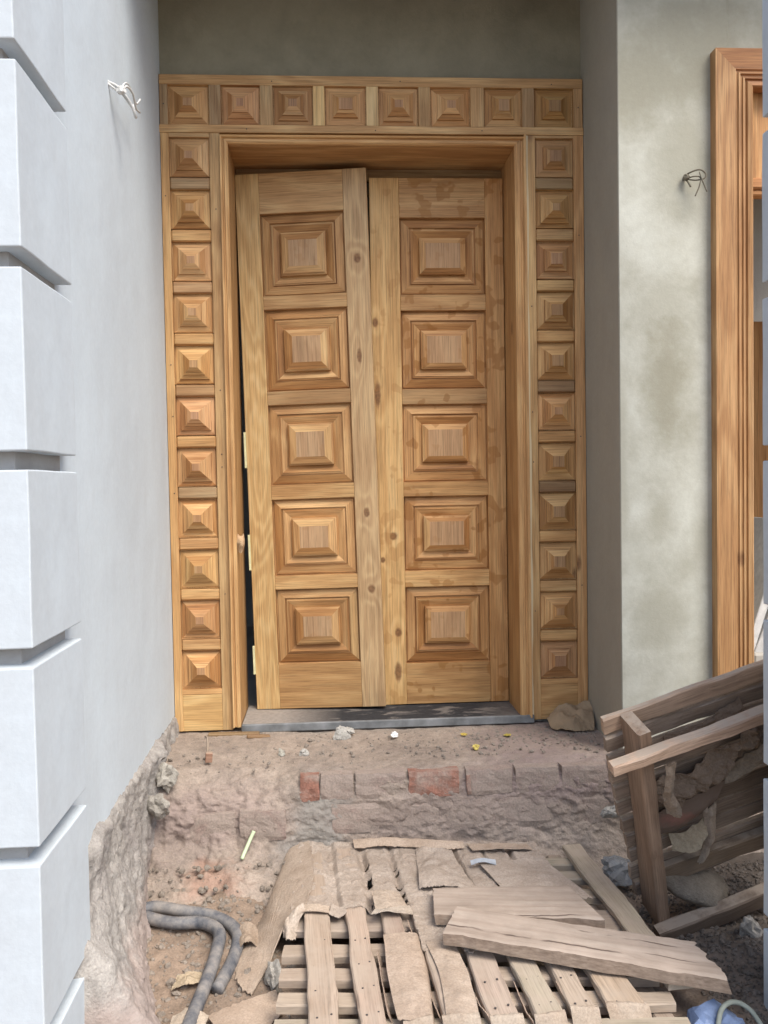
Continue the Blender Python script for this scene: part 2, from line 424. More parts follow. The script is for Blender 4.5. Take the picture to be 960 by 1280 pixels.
def loft(name, rows, n, m, mat, amp=.004, s=14, seed=0, th=.003, parent=None, jag=0., axis=(0, 0, 1), hole=None):
    """smooth sheet through rows of 3D points, creased"""
    R = [catmull(r, max(1, m//(len(r)-1))) for r in rows]
    mm = min(len(r) for r in R); R = [r[:mm] for r in R]
    cols = [catmull([R[i][j] for i in range(len(R))], max(1, n//(len(R)-1))) for j in range(mm)]
    nn = len(cols[0]); G = []
    ax = Vector(axis)
    for i in range(nn):
        row = []
        for j in range(mm):
            p = cols[j][i].copy()
            if jag:
                if i == nn-1: p += (cols[j][i]-cols[j][i-1])*(noise.noise(Vector((j*.7, seed, 0)))*jag)
                if i == 0: p += (cols[j][0]-cols[j][1])*(noise.noise(Vector((j*.7, seed+9, 0)))*jag)
            d = crumple(p, amp, s, seed)+crumple(p, amp*.35, s*3.1, seed+1)
            p = p+ax*d+Vector((noise.noise(p*9+Vector((seed, 0, 0))), noise.noise(p*9+Vector((0, seed, 0))), 0))*amp*.6
            row.append(p)
        G.append(row)
    me = grid_me(name, G, hole=hole, smooth=False); clean_loose(me)
    o = link(name, me, mat, parent); solid(o, th); return o

# ------------------------------------------------------------------ LARGE STRUCTURE
XL, XR = -.634, 1.028          # left wall face, right reveal face
# left wall: plastered, with a broken lower edge
def wall_left():
    bm = bmesh.new(); ys = [-1.36+i*.02 for i in range(79)]
    lo = []; hi = []
    for y in ys:
        z = .012 + fbm((y*7, 2, 0), 5)*.022 + max(0, y+.35)*.02
        lo.append((y, z)); hi.append((y, 3.4))
    vf = [bm.verts.new((XL, y, z)) for y, z in lo]; tf = [bm.verts.new((XL, y, z)) for y, z in hi]
    vb = [bm.verts.new((XL-.25, y, z)) for y, z in lo]; tb = [bm.verts.new((XL-.25, y, z)) for y, z in hi]
    for i in range(len(ys)-1):
        bm.faces.new((vf[i], vf[i+1], tf[i+1], tf[i])); bm.faces.new((vb[i+1], vb[i], tb[i], tb[i+1]))
        bm.faces.new((vb[i], vb[i+1], vf[i+1], vf[i])); bm.faces.new((tf[i], tf[i+1], tb[i+1], tb[i]))
    bm.faces.new((vf[0], tf[0], tb[0], vb[0])); bm.faces.new((vf[-1], vb[-1], tb[-1], tf[-1]))
    bmesh.ops.recalc_face_normals(bm, faces=bm.faces[:])
    o = link('porch_wall', to_me(bm, 'porch_wall'), P_WHITE)
    tag(o, 'bluish white plastered side wall to the left of the door with a broken lower edge', 'wall')
wall_left()
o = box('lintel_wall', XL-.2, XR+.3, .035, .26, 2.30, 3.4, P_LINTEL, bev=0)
tag(o, 'unpainted cement wall band, porch shade darkened into its colour, above the carved door surround', 'wall')
# masonry hidden behind the surround, either side of the opening
def masonry():
    bm = bmesh.new()
    for (a, b, c, d, e, f) in ((XL-.2, -.43, .035, .26, -.3, 2.298), (.81, XR+.3, .035, .26, -.3, 2.298)):
        bb = bm_box(b-a, d-c, f-e); me = to_me(bb, 'x')
        t = bmesh.new(); t.from_mesh(me); bmesh.ops.translate(t, verts=t.verts[:], vec=((a+b)/2, (c+d)/2, (e+f)/2)); t.to_mesh(me); t.free()
        bm.from_mesh(me); bpy.data.meshes.remove(me)
    return to_me(bm, 'masonry')
mo = link('door_jamb_wall', masonry(), P_DARK); tag(mo, 'cement masonry standing behind the carved uprights of the door surround', 'wall')
# right pillar: inner side grey, with its shade darkened into the colour
def pillar():
    root = empty('porch_pillar', (1.2, -.2, -.1)); off = (1.2, -.2, -.1)
    tag(root, 'plastered pillar right of the door, mossy green grey front and shade-darkened grey inner side', 'pillar')
    me = to_me(bm_box(.40, .60, 3.55, .003), 'pillar_body')
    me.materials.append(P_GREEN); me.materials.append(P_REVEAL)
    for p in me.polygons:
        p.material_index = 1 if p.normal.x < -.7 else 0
    # origin of the mesh at world zero so that stains and painted shade sit where they belong
    me.transform(Matrix.Translation((XR+.20, -.402+.30, 1.625)))
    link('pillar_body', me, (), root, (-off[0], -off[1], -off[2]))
    return root
pillar()
# wall over and beside the right opening
def wall_right():
    bm = bmesh.new()
    for (a, b, c, d, e, f) in ((1.4285, 3.4, -.398, -.2, 2.36, 3.4), (2.45, 3.4, -.398, -.2, -.3, 2.358)):
        t = bm_box(b-a, d-c, f-e); bmesh.ops.translate(t, verts=t.verts[:], vec=((a+b)/2, (c+d)/2, (e+f)/2))
        me = to_me(t, 'x'); bm.from_mesh(me); bpy.data.meshes.remove(me)
    return to_me(bm, 'wall')
o = link('side_wall', wall_right(), P_GREEN); tag(o, 'green grey plastered wall over the wooden frame at the right edge', 'wall')
# porch roof (above the picture; it shades the top of the door)
o = box('porch_roof', -1.0, 3.6, -.72, .5, 2.87, 3.05, P_DARK, bev=0)
tag(o, 'concrete porch roof slab over the door', 'roof')

# inner room behind door and behind the right frame
def room():  # right wall left out to let sky light in
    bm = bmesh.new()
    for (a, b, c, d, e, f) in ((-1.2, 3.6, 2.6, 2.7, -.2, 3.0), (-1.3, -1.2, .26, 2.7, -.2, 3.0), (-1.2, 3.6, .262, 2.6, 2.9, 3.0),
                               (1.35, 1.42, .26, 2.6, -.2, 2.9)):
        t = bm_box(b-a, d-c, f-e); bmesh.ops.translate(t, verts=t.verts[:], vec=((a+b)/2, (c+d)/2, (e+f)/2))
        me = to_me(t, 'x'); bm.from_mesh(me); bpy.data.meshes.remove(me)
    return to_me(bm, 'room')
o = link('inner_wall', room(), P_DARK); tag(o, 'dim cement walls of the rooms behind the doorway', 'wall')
o = box('inner_floor', -1.3, 3.7, .262, 2.7, -.25, -.06, P_DARK, bev=0); o['kind'] = 'structure'; 
o = box('side_room_floor', 1.43, 3.6, -.39, .26, -.25, -.062, P_DARK, bev=0); o['kind'] = 'structure'

# rusticated columns
def column(x_face, side, label):
    """side=+1: the face towards the door looks to +X"""
    y0, y1 = -1.675, -1.345; wdt = .5
    xo = x_face-side*wdt
    root = empty('rusticated_column', ((x_face+xo)/2, (y0+y1)/2, -.45)); off = tuple(root.location)
    tag(root, label, 'column', 'rusticated columns either side of the porch')
    c0, c1 = sorted((x_face-side*.038, xo+side*.04))
    o = box('core', c0, c1, y0+.04, y1-.002, -.5, 3.02, P_CORE, root, .002, off)
    tops = [2.545, 2.15, 1.76, 1.362, .966, .574, .176, -.205]
    for i, zt in enumerate(tops):
        zb = (tops[i+1]+.038) if i+1 < len(tops) else -.5
        a, b = sorted((x_face, xo))
        n = 1
        sx, sy, sz = b-a, y1-y0, zt-zb
        bm = bm_box(sx, sy, sz); bmesh.ops.subdivide_edges(bm, edges=bm.edges[:], cuts=23, use_grid_fill=True)
        for v in bm.verts:
            q = [sx/2-abs(v.co.x), sy/2-abs(v.co.y), sz/2-abs(v.co.z)]; ne = sum(1 for k in q if k < .001)
            p = v.co*1+Vector((i*3.7, side, 0)); cen = -v.co.normalized()
            if ne >= 2:
                ch = 0
                for ax in range(3):
                    if q[ax] < .001: v.co[ax] -= math.copysign(ch, v.co[ax])
            v.co += Vector((noise.noise(p*5), noise.noise(p*5+Vector((7, 0, 0))), noise.noise(p*6+Vector((0, 9, 0)))))*.0020
        bb = link('block', to_me(bm, 'block'), P_BLOCK, root, ((a+b)/2-off[0], (y0+y1)/2-off[1], (zb+zt)/2-off[2]))
        bv = bb.modifiers.new('worn_edges', 'BEVEL'); bv.width = .003; bv.segments = 2; bv.limit_method = 'ANGLE'; bv.angle_limit = radians(50)
        tint(bb, rnd.uniform(.97, 1.0))
    box('block', *sorted((x_face, xo)), y0, y1, 2.583, 3.0, P_BLOCK, root, .0045, off)
column(-.594, 1, 'white rendered column of stacked blocks at the left edge, beside the white wall')
column(1.062, -1, 'shaded grey column of stacked blocks cut off by the right edge')

# ------------------------------------------------------------------ LANDING, FOUNDATION, GROUND
def landing_point(x, t):
    """t 0..1 from the door out over the edge and down into the pit"""
    A = [(.30, -.056), (.0, -.058), (-.2, -.062), (-.38, -.064), (-.455, -.072), (-.49, -.10), (-.497, -.16), (-.497, -.24), (-.50, -.31), (-.53, -.38), (-.60, -.44), (-.70, -.50)]
    B = [(.30, -.050), (.0, -.050), (-.2, -.058), (-.36, -.075), (-.43, -.10), (-.485, -.15), (-.51, -.20), (-.525, -.27), (-.58, -.315), (-.68, -.35), (-.82, -.40), (-1.0, -.47)]
    wl = min(1, max(0, (-.10-x)/.12)); wl = wl*wl*(3-2*wl)
    s = t*(len(A)-1); i = min(int(s), len(A)-2); f = s-i
    a = Vector((A[i][0]*(1-f)+A[i+1][0]*f, A[i][1]*(1-f)+A[i+1][1]*f)); b = Vector((B[i][0]*(1-f)+B[i+1][0]*f, B[i][1]*(1-f)+B[i+1][1]*f))
    return a.lerp(b, wl), wl
def landing():
    nx, nt = 380, 190; rows = []
    for k in range(nt+1):
        t = k/nt; row = []
        tt = t
        for i in range(nx+1):
            x = -.70+2.35*i/nx
            p, wl = landing_point(x, tt)
            t2 = min(1, tt+.01); q, _ = landing_point(x, t2); d = (q-p)
            nrm = Vector((d.y, -d.x)); nrm.normalize() if nrm.length > 0 else None
            if nrm.length == 0: nrm = Vector((0, 1))
            nrm = Vector((nrm.x, nrm.y))
            if nrm.y < 0: nrm = -nrm
            if abs(nrm.y) < .2 and nrm.x > 0: nrm = -nrm
            wp = Vector((x, p.x, p.y))
            face = max(0, min(1, (t-.3)/.1))
            amp = .003+.003*face+.012*wl*face
            h = fbm(wp, 6, 5.5)*amp*1.5 + abs(noise.noise(wp*17))*amp*-.5 + fbm(wp, 4, 34)*(.0022+.003*face)
            # broken mortar ledges
            c = noise.cell(Vector((x*9+noise.noise(wp*9)*1.5, p.y*22+noise.noise(wp*11), p.x*9)))
            h += (c-.5)*.003*face
            row.append(Vector((x, p.x+nrm.x*h, p.y+nrm.y*h)))
        rows.append(row)
    me = grid_me('landing', rows); o = link('landing', me, E_LAND); o['kind'] = 'structure'; return o
LAND = landing()

def brick(x0, x1, z0, z1, y, mat, seed, tnt=(1, 1, 1), dep=.05, tilt=0):
    bm = bm_box(x1-x0, dep, z1-z0); bmesh.ops.subdivide_edges(bm, edges=bm.edges[:], cuts=5, use_grid_fill=True)
    for v in bm.verts:
        p = v.co+Vector((seed, seed*.3, 0))
        e = (abs(v.co.x)/((x1-x0)/2))**10+(abs(v.co.z)/((z1-z0)/2))**10
        v.co.y += e*.003*(1 if v.co.y < 0 else 0)
        v.co += Vector((fbm(p, 3, 20), fbm(p+Vector((9, 9, 9)), 4, 18)*1.1, fbm(p+Vector((3, 1, 5)), 3, 20)))*.0035
    o = link('brick', to_me(bm, 'brick'), mat, LAND, ((x0+x1)/2, y+dep/2, (z0+z1)/2), (0, tilt, 0))
    return o
yf = -.5005
for i, (a, b, mat) in enumerate([(-.125, -.06, E_RED), (-.055, .055, E_BRICK), (.066, .236, E_BRICK), (.246, .421, E_RED), (.447, .605, E_BRICK), (.621, .771, E_BRICK), (.783, .943, E_BRICK), (.955, 1.11, E_BRICK)]):
    brick(a, b, -.156, -.070, yf+(.0 if mat is E_RED else .005)+rnd.uniform(-.001, .003), mat, i*2.3, tilt=rnd.uniform(-.012, .012))
for i, (a, b) in enumerate([(-.20, -.032), (-.018, .143), (.156, .35), (.362, .548), (.560, .758), (.770, .95), (.965, 1.1)]):
    brick(a, b, -.272, -.172, yf+.006+rnd.uniform(-.002, .003), E_BRICK, 31+i*1.9, tilt=rnd.uniform(-.012, .012))
brick(-.33, -.175, -.275, -.175, -.522, E_BRICK, 51.3, tilt=.02, dep=.06)
brick(-.50, -.345, -.285, -.185, -.505, E_BRICK, 53.3, tilt=-.02, dep=.06)
brick(.448, .462, -.150, -.085, yf-.003, E_RED, 61.)

def foundation():
    rows = []; ny, nt = 200, 90
    for k in range(nt+1):
        t = k/nt; row = []
        for i in range(ny+1):
            y = -1.42+1.45*i/ny
            dn = 0; z = .035-.50*t; t_ = t; cap = 1 if y > -1.36 else math.sqrt(max(0, 1-((-1.36-y)/.06)**2))
            f = max(0, min(1, (-.45-y)/.9)); tt_ = t; t = t_; bulge = .012+.020*t+f*f*(.17*max(0, t-.25)*1.33+.03*t)
            if y > -.6: bulge += max(0, .1-abs(y+.42))*.5*max(0, 1-t*2)
            p = Vector((0, y, z))
            t = tt_; sc = max(0, min(1, (t-.0)/.06))
            h = (fbm(p, 6, 4)*.014+abs(noise.noise(p*13))*.004+(noise.cell(Vector((1, y*12+noise.noise(p*9)*1.5, z*14+noise.noise(p*7)*1.5)))-.5)*.004+fbm(p, 3, 45)*.003)*sc
            row.append(Vector((XL-.012+((bulge+.012)*min(1, t/.05)+h)*cap, y, z+fbm((y*6, 4, t), 4)*.02*(1-t)+(fbm((y*8, 9, z*8), 4)*.012 if t > .08 else 0))))
        rows.append(row)
    me = grid_me('foundation', rows); o = link('foundation', me, E_FOUND)
    tag(o, 'rough rubble and mortar foundation exposed under the white side wall', 'foundation')
foundation()

def pit_h(x, y):
    h = -.415+fbm((x, y, 0), 5, 3)*.018+fbm((x, y, 3), 4, 22)*.006
    if x < -.12:      # earth lies higher in the left corner
        h += .05*min(1, (-.12-x)/.2)*max(0, min(1, (y+1.25)/.5))
    if x > .95: h += .03*min(1, (x-.95)/.4)
    return h
def ground():
    def axis(a, b, n, far):
        c = [a+(b-a)*i/n for i in range(n+1)]; s = (b-a)/n; lo = []; x = a; st = s
        while x > -far: st *= 1.35; x -= st; lo.append(x)
        hi = []; x = b; st = s
        while x < far: st *= 1.35; x += st; hi.append(x)
        return lo[::-1]+c+hi
    xs = axis(-.85, 1.8, 250, 120); ys = axis(-2.1, -.35, 170, 120)
    rows = []
    for y in ys:
        r = []
        for x in xs:
            z = pit_h(x, y) if abs(x) < 6 and abs(y) < 6 else -.42
            if y > -.35: z = min(z, -.46)
            r.append(Vector((x, y, z)))
        rows.append(r)
    o = link('ground', grid_me('ground', rows), E_PIT); o['kind'] = 'structure'
ground()

# ------------------------------------------------------------------ DOOR SURROUND
def sq_panel(name, w, h, prof, mats, over=None, skew=0):
    """square raised panel facing -Y, rings = (inset, y) ; every ring is four mitred boards.
    mats = [upright, level, field, sap_upright, sap_level]; over {(ring, side): material index}"""
    bm = bmesh.new(); rings = []
    for ins, y in prof:
        a, b = w/2-ins, h/2-ins
        rings.append([bm.verts.new((-a, y, -b)), bm.verts.new((a, y, -b)), bm.verts.new((a, y, b)), bm.verts.new((-a, y, b))])
    for k in range(len(rings)-1):
        for s in range(4):         # 0 bottom, 1 right, 2 top, 3 left
            f = bm.faces.new((rings[k][s], rings[k][(s+1) % 4], rings[k+1][(s+1) % 4], rings[k+1][s]))
            f.material_index = (1 if s in (0, 2) else 0)
            if rnd.random() < (.45 if s in (0, 3) else .22): f.material_index = 6 if s in (0, 2) else 5  # dark teak at random, weighted to bottom and left to paint shade in
            if over and (k, s) in over: f.material_index = over[(k, s)]
    f = bm.faces.new(rings[-1]); f.material_index = 2
    bmesh.ops.recalc_face_normals(bm, faces=bm.faces[:])
    if sum((f.normal.y for f in bm.faces)) > 0: bmesh.ops.reverse_faces(bm, faces=bm.faces[:])
    me = to_me(bm, name)
    for m in mats: me.materials.append(m)
    return me
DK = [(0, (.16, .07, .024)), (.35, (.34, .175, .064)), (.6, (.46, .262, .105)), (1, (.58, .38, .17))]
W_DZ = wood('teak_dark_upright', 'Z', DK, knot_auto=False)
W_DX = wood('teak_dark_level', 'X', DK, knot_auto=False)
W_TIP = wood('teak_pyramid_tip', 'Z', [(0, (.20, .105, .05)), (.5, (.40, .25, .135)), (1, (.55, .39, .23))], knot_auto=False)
PM = [W_Z, W_X, W_FIELD, W_SAPZ, W_SAPX, W_DZ, W_DX]
PMB = [W_ZB, W_XB, W_FIELD, W_SAPZ, W_SAPX, W_DZ, W_DX]

surround = empty('door_surround', (.2, 0, -.042)); so_ = (.2, 0, -.042)
tag(surround, 'teak door surround of small stepped square panels framing the double doorway', 'door frame')
def sbox(name, *a, mat=W_Z, bev=.0015, t=None):
    o = box(name, *a, mat, surround, bev, so_)
    tint(o, *(t or (rnd.uniform(.86, 1.04),)*3)); return o
SMALL_A = lambda w: [(0, .001), (.0008, .019), (.004, .019), (.0045, .013), (.026, .006), (.0265, -.001), (.043, -.010), (.0435, -.015), (.062, -.026)]
SMALL_B = lambda w: [(0, .001), (.0008, .017), (.004, .017), (.0045, .013), (.032, .008), (.0325, -.001), (.044, -.008), (.0445, -.012), (.054, -.018), (.0545, -.022)]
SMALL_C = lambda w: [(0, .001), (.0008, .017), (.004, .017), (.0045, .012), (.020, .010), (.0205, .003), (.036, -.004), (.0365, -.010), (.048, -.016), (.0485, -.019), (.062, -.027)]
PMS = [W_Z, W_X, W_TIP, W_SAPZ, W_SAPX, W_DZ, W_DX]
def small_panel(x0, x1, z0, z1, var, over=None, t=None):
    prof = (SMALL_A, SMALL_B, SMALL_C)[var](x1-x0)
    me = sq_panel('panel', x1-x0, z1-z0, prof, PMS, over)
    o = link('panel', me, (), surround, ((x0+x1)/2-so_[0], 0-so_[1], (z0+z1)/2-so_[2]))
    k = rnd.uniform(.84, 1.06); tint(o, *(t or (k, k*rnd.uniform(.86, .95), k*rnd.uniform(.76, .9)))); return o
def grey(): return (.66, .67, .74)
# backing
sbox('backing_board', -.630, 1.020, .016, .034, 2.298, 2.51, mat=W_X)
# header
z0, z1 = 2.298, 2.513
sbox('rail', -.632, 1.025, 0, .016, 2.475, 2.513, mat=W_X, t=(.95, .9, .85))
sbox('rail', -.636, 1.027, -.003, .016, 2.292, 2.322, mat=W_X, t=(1.02, .98, .93))
hx = [(-.600, -.443), (-.397, -.247), (-.197, -.042), (.004, .165), (.213, .370), (.418, .576), (.630, .781), (.830, .987)]
edges = [-.632]+[v for p in hx for v in p]+[1.025]
tones = [grey(), grey(), (.8, .78, .78), (1.1, 1.1, 1.0), (1.5, 1.5, 1.5), (.8, .77, .74), (.92, .88, .84), (.7, .68, .7), (.85, .8, .78)]
for i in range(9):
    a, b = edges[2*i], edges[2*i+1]
    if i == 4: o = sbox('rail', a, b, .0005, .016, 2.322, 2.475, mat=W_SAPZ, t=(1.05, 1.05, 1.05))
    else: sbox('rail', a, b, .0005, .016, 2.322, 2.475, mat=W_Z, t=tones[i])
for i, (a, b) in enumerate(hx):
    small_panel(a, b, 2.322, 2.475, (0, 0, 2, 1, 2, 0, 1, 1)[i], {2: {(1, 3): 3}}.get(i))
# columns of panels
def side_column(x0, xa, xb, x1, ztop0, pitch, hgt, right):
    zb = -.042
    sbox('stile', x0, xa, 0, .016, zb, 2.2915, mat=W_Z, t=(1.0, .93, .84) if not right else (.95, .82, .74))
    if right:
        o = box('stile', xb, x1, 0, .016, zb, 2.2915, wood('teak_stile_sapwood_edge', 'Z', sap=(-.009, .022)), surround, .0015, so_); tint(o, .98, .95, .9)
    else: sbox('stile', xb, x1, 0, .016, zb, 2.2915, mat=W_Z, t=(.82, .80, .78))
    sbox('backing_board', min(x0, x1)+.004, max(x0, x1)-.004, .016, .034, zb+.01, 2.29, mat=W_Z)
    pa, pb = (xa, xb) if not right else (x1, x0)
    pa, pb = min(xa, xb), max(xa, xb)
    zt = ztop0
    sbox('rail', pa, pb, .0005, .016, zt, 2.2915, mat=W_X)
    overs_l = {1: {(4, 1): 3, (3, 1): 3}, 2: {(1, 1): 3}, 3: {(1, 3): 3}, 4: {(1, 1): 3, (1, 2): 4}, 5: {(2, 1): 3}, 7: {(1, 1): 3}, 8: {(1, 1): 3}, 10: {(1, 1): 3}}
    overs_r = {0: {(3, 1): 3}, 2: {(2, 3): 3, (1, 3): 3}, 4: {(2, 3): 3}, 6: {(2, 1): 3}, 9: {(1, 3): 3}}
    tn_l = [None, grey(), None, (.78, .72, .75), None, (.8, .76, .78), None, grey(), (.95, .85, .78), None, (.86, .78, .72)]
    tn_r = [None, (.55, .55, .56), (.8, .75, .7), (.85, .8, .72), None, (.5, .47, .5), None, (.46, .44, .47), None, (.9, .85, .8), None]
    vs_l = [0, 0, 0, 0, 2, 2, 2, 2, 0, 2, 0]; vs_r = [1, 2, 1, 1, 1, 2, 1, 1, 1, 2, 1]
    for i in range(11):
        top = zt-i*pitch; bot = top-hgt
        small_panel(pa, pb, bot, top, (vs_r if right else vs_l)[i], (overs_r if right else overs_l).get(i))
        nxt = top-pitch if i < 10 else None
        if i < 10:
            t = (tn_r if right else tn_l)[i+1] or (.95, .86, .76)
            sbox('rail', pa, pb, .0005, .016, nxt, bot, mat=W_X, t=t, bev=.006)
        else:
            sbox('rail', pa, pb, .0005, .016, bot-.022, bot, mat=W_X, t=(1.05, .95, .85))
            sbox('base_block', pa, pb, .0015, .016, zb, bot-.0225, mat=W_SAPX if not right else W_X, t=(.92, .84, .72) if not right else (.88, .78, .68))
side_column(-.632, -.600, -.446, -.405, 2.275, .1998, .152, False)
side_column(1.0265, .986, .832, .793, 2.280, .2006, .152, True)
# moulded architrave and deep jambs of the opening
def sweep(name, prof, z0, zt, right, mat):
    """profile (distance outwards from the opening, y) run up one jamb and mitred at the top corner"""
    bm = bmesh.new(); n = len(prof); s = -1 if not right else 1; xo = -.374 if not right else .748
    lo = [bm.verts.new((xo+s*d-so_[0], y, z0-so_[2])) for d, y in prof]
    hi = [bm.verts.new((xo+s*d-so_[0], y, zt+d-so_[2])) for d, y in prof]
    for i in range(n): bm.faces.new((lo[i], lo[(i+1) % n], hi[(i+1) % n], hi[i]))
    bm.faces.new(lo); bm.faces.new(hi[::-1]); bmesh.ops.recalc_face_normals(bm, faces=bm.faces[:])
    return link(name, to_me(bm, name), mat, surround)
ARCH = [(0, .01), (0, -.004), (.006, -.010), (.014, -.010), (.017, -.003), (.021, -.003), (.024, -.013), (.0300, -.017), (.0300, .012)]
ZT = 2.249
tint(sweep('moulding', ARCH, -.03, ZT, False, W_Z), 1.0, .93, .86)
ARCHR = [(d*1.49, y) for d, y in ARCH]
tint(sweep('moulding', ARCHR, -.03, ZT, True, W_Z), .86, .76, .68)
def head():
    bm = bmesh.new()
    a = [bm.verts.new((-.374-d-so_[0], y, ZT+d-so_[2])) for d, y in ARCH]; b = [bm.verts.new((.748+d*1.49-so_[0], y, ZT+d-so_[2])) for d, y in ARCH]
    n = len(a)
    for i in range(n): bm.faces.new((a[i], a[(i+1) % n], b[(i+1) % n], b[i]))
    bm.faces.new(a); bm.faces.new(b[::-1]); bmesh.ops.recalc_face_normals(bm, faces=bm.faces[:])
    return link('moulding', to_me(bm, 'moulding'), W_X, surround)
tint(head(), 1.0, .9, .8)
sbox('jamb', -.418, -.3745, .0105, .30, -.03, 2.2485, mat=W_Z, t=(.9, .82, .74))
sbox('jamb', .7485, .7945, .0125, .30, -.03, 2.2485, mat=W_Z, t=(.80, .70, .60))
sbox('lintel', -.418, .7945, .0165, .30, ZT+.0005, 2.292, mat=W_X, t=(.85, .75, .65))
sbox('door_stop', .722, .7485, .262, .29, -.02, 2.2, mat=W_Z, t=(.8, .7, .6))
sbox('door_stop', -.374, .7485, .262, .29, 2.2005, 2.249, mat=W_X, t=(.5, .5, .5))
# nail heads
def nails():
    bm = bmesh.new()
    pts = [(-.616, 2.4), (-.617, 2.05), (-.613, 1.4), (-.61, 1.2), (-.612, .9), (-.425, 2.0), (-.425, 1.3), (-.425, 1.05), (-.425, 1.0), (.812, 1.62), (.81, 1.2), (.812, 1.0), (1.005, 1.9), (1.005, 1.1), (1.006, 2.4),
           (-.3, 2.306), (.2, 2.304), (.62, 2.306), (.9, 2.49), (.3, 2.495), (-.2, 2.49), (-.425, .5), (1.005, .5), (.812, .4)]
    for x, z in pts:
        bmesh.ops.create_icosphere(bm, subdivisions=1, radius=.0028, matrix=Matrix.Translation((x-so_[0], -.0005 if z < 2.29 or z > 2.4 else -.0035, z-so_[2])))
    o = link('nail_head', to_me(bm, 'nail_head'), METAL, surround); o['kind'] = 'stuff'
nails()

# ------------------------------------------------------------------ DOOR LEAVES
BIG = [(0, .002), (.001, .024), (.006, .024), (.007, .018), (.038, .009), (.0385, .018), (.044, .018), (.0445, .012), (.050, .012), (.0505, .009), (.080, .020), (.0805, .002), (.087, .000), (.0875, -.004), (.115, -.012)]
BIG2 = [(0, .002), (.001, .024), (.006, .024), (.007, .018), (.040, .010), (.0405, .019), (.047, .019), (.0475, .012), (.054, .012), (.0545, .009), (.084, .020), (.0845, .002), (.092, -.001), (.0925, -.004), (.108, -.009)]
def leaf(xl, xr, xa, xb, zb, zt, panels, mats, prof, label, loc, rot, overs, knots=None, ltint=(1, 1, 1)):
    root = empty('door_leaf', loc, rot)
    tag(root, label, 'door', 'teak door leaves')
    def lb(name, a, b, c, d, mat, t=None, y0=0, bev=.0015):
        o = box(name, a, b, y0, .04, c, d, mat, root, bev, loc)
        k = rnd.uniform(.93, 1.03); t = t or (k, k, k); tint(o, *[t[i]*ltint[i] for i in range(3)])
        return o
    W, X_ = mats
    # loc is the leaf's own origin; y is measured from the face
    loc0 = loc; 
    def lb(name, a, b, c, d, mat, t=None, y0=0, bev=.0015, y1=.04):
        me = to_me(bm_box(b-a, y1-y0, d-c, bev), name)
        o = link(name, me, mat, root, ((a+b)/2-loc0[0], (y0+y1)/2, (c+d)/2-loc0[2]))
        k = rnd.uniform(.93, 1.03); t = t or (k, k, k); tint(o, *[t[i]*ltint[i] for i in range(3)]); return o
    sl = lb('stile', xl, xa, zb, zt, knots[0] if knots else W, t=knots[1] if knots else None)
    lb('stile', xb, xr, zb, zt, knots[2] if knots else W, t=knots[3] if knots else None)
    zs = [zt]+[v for p in panels for v in p]+[zb]
    for i in range(len(panels)+1):
        a, b = zs[2*i+1], zs[2*i]
        tt = [(.92, .88, .84), (.82, .76, .70), (.72, .68, .66), (.88, .80, .70), (1.04, 1.0, .92), (.84, .78, .70)][i]
        lb('rail', xa+.0003, xb-.0003, a, b, X_, t=tt, y0=.001)
    lb('backing_board', xa-.01, xb+.01, zb+.03, zt-.03, W, y0=.0405, y1=.05)
    for i, (z1, z0) in enumerate(panels):
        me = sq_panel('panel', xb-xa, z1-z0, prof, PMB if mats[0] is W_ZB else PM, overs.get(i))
        o = link('panel', me, (), root, ((xa+xb)/2-loc0[0], 0, (z1+z0)/2-loc0[2]))
        k = rnd.uniform(.88, 1.04); tint(o, k*.97*ltint[0], k*.87*ltint[1], k*.78*ltint[2])
    return root
RP = [(2.036, 1.716), (1.649, 1.320), (1.256, .928), (.867, .550), (.4816, .1556)]
kx = .246
KN = [(.205-kx, 1.30-1.09, .013, .05), (.262-kx, .70-1.09, .016, .016), (.276-kx, .29-1.09, .014, .018), (.20-kx, 1.60-1.09, .012, .02), (.215-kx, .60-1.09, .01, .012), (.273-kx, .12-1.09, .014, .04)]
WK = wood('teak_knotty_stile', 'Z', PALE, knots=KN, blot=.35)
WR = wood('teak_outer_stile_stained', 'Z', blot=.7)
leaf(.182, .7455, .306, .668, -.020, 2.200, RP, (W_ZB, W_XB), BIG2, 'right teak door leaf hanging straight, with dark knots down its meeting edge', (.182, .22, -.020), (0, 0, 0),
     {0: {(12, 3): 3}, 1: {(12, 3): 3}, 2: {(11, 3): 3}, 3: {(11, 3): 3, (13, 3): 3}}, (WK, (1.0, .93, .82), WR, (.95, .85, .74)), (1., .95, .9))
# left leaf: measured on the plane y=.2, swung out towards the viewer at its meeting edge and hanging crooked
LP = [(2.055, 1.717), (1.657, 1.317), (1.260, .924), (.863, .541), (.483, .168)]
S = .985
LLAB = 'left teak door leaf, hanging crooked and slightly open beside a dark gap'
lw = .545
WF2 = wood('teak_meeting_stile_greyish', 'Z', [(0, (.22, .12, .06)), (.35, (.40, .255, .135)), (.7, (.56, .40, .225)), (1, (.66, .52, .33))], ring=80., knots=[(.0, .75, .014, .02), (.008, -.62, .015, .018), (.0, -.30, .012, .02), (-.006, .35, .01, .03)])
LL = leaf(0, lw, .098, lw-.098, 0, 2.235, [(2.235-.167, 2.235-.505), (2.235-.562, 2.235-.900), (2.235-.958, 2.235-1.292), (2.235-1.352, 2.235-1.672), (2.235-1.730, 2.235-2.045)],
     (W_Z, W_X), BIG, LLAB, (0, 0, 0), (0, 0, 0),
     {0: {(13, 1): 3, (7, 3): 3}, 1: {(13, 1): 3}, 2: {(13, 1): 3, (13, 2): 4}, 3: {(13, 2): 4}, 4: {(3, 1): 3}}, (W_FIG, (.92, .86, .76), WF2, (1, .96, .9)))
LL.location = (-.330, .225, -.022)
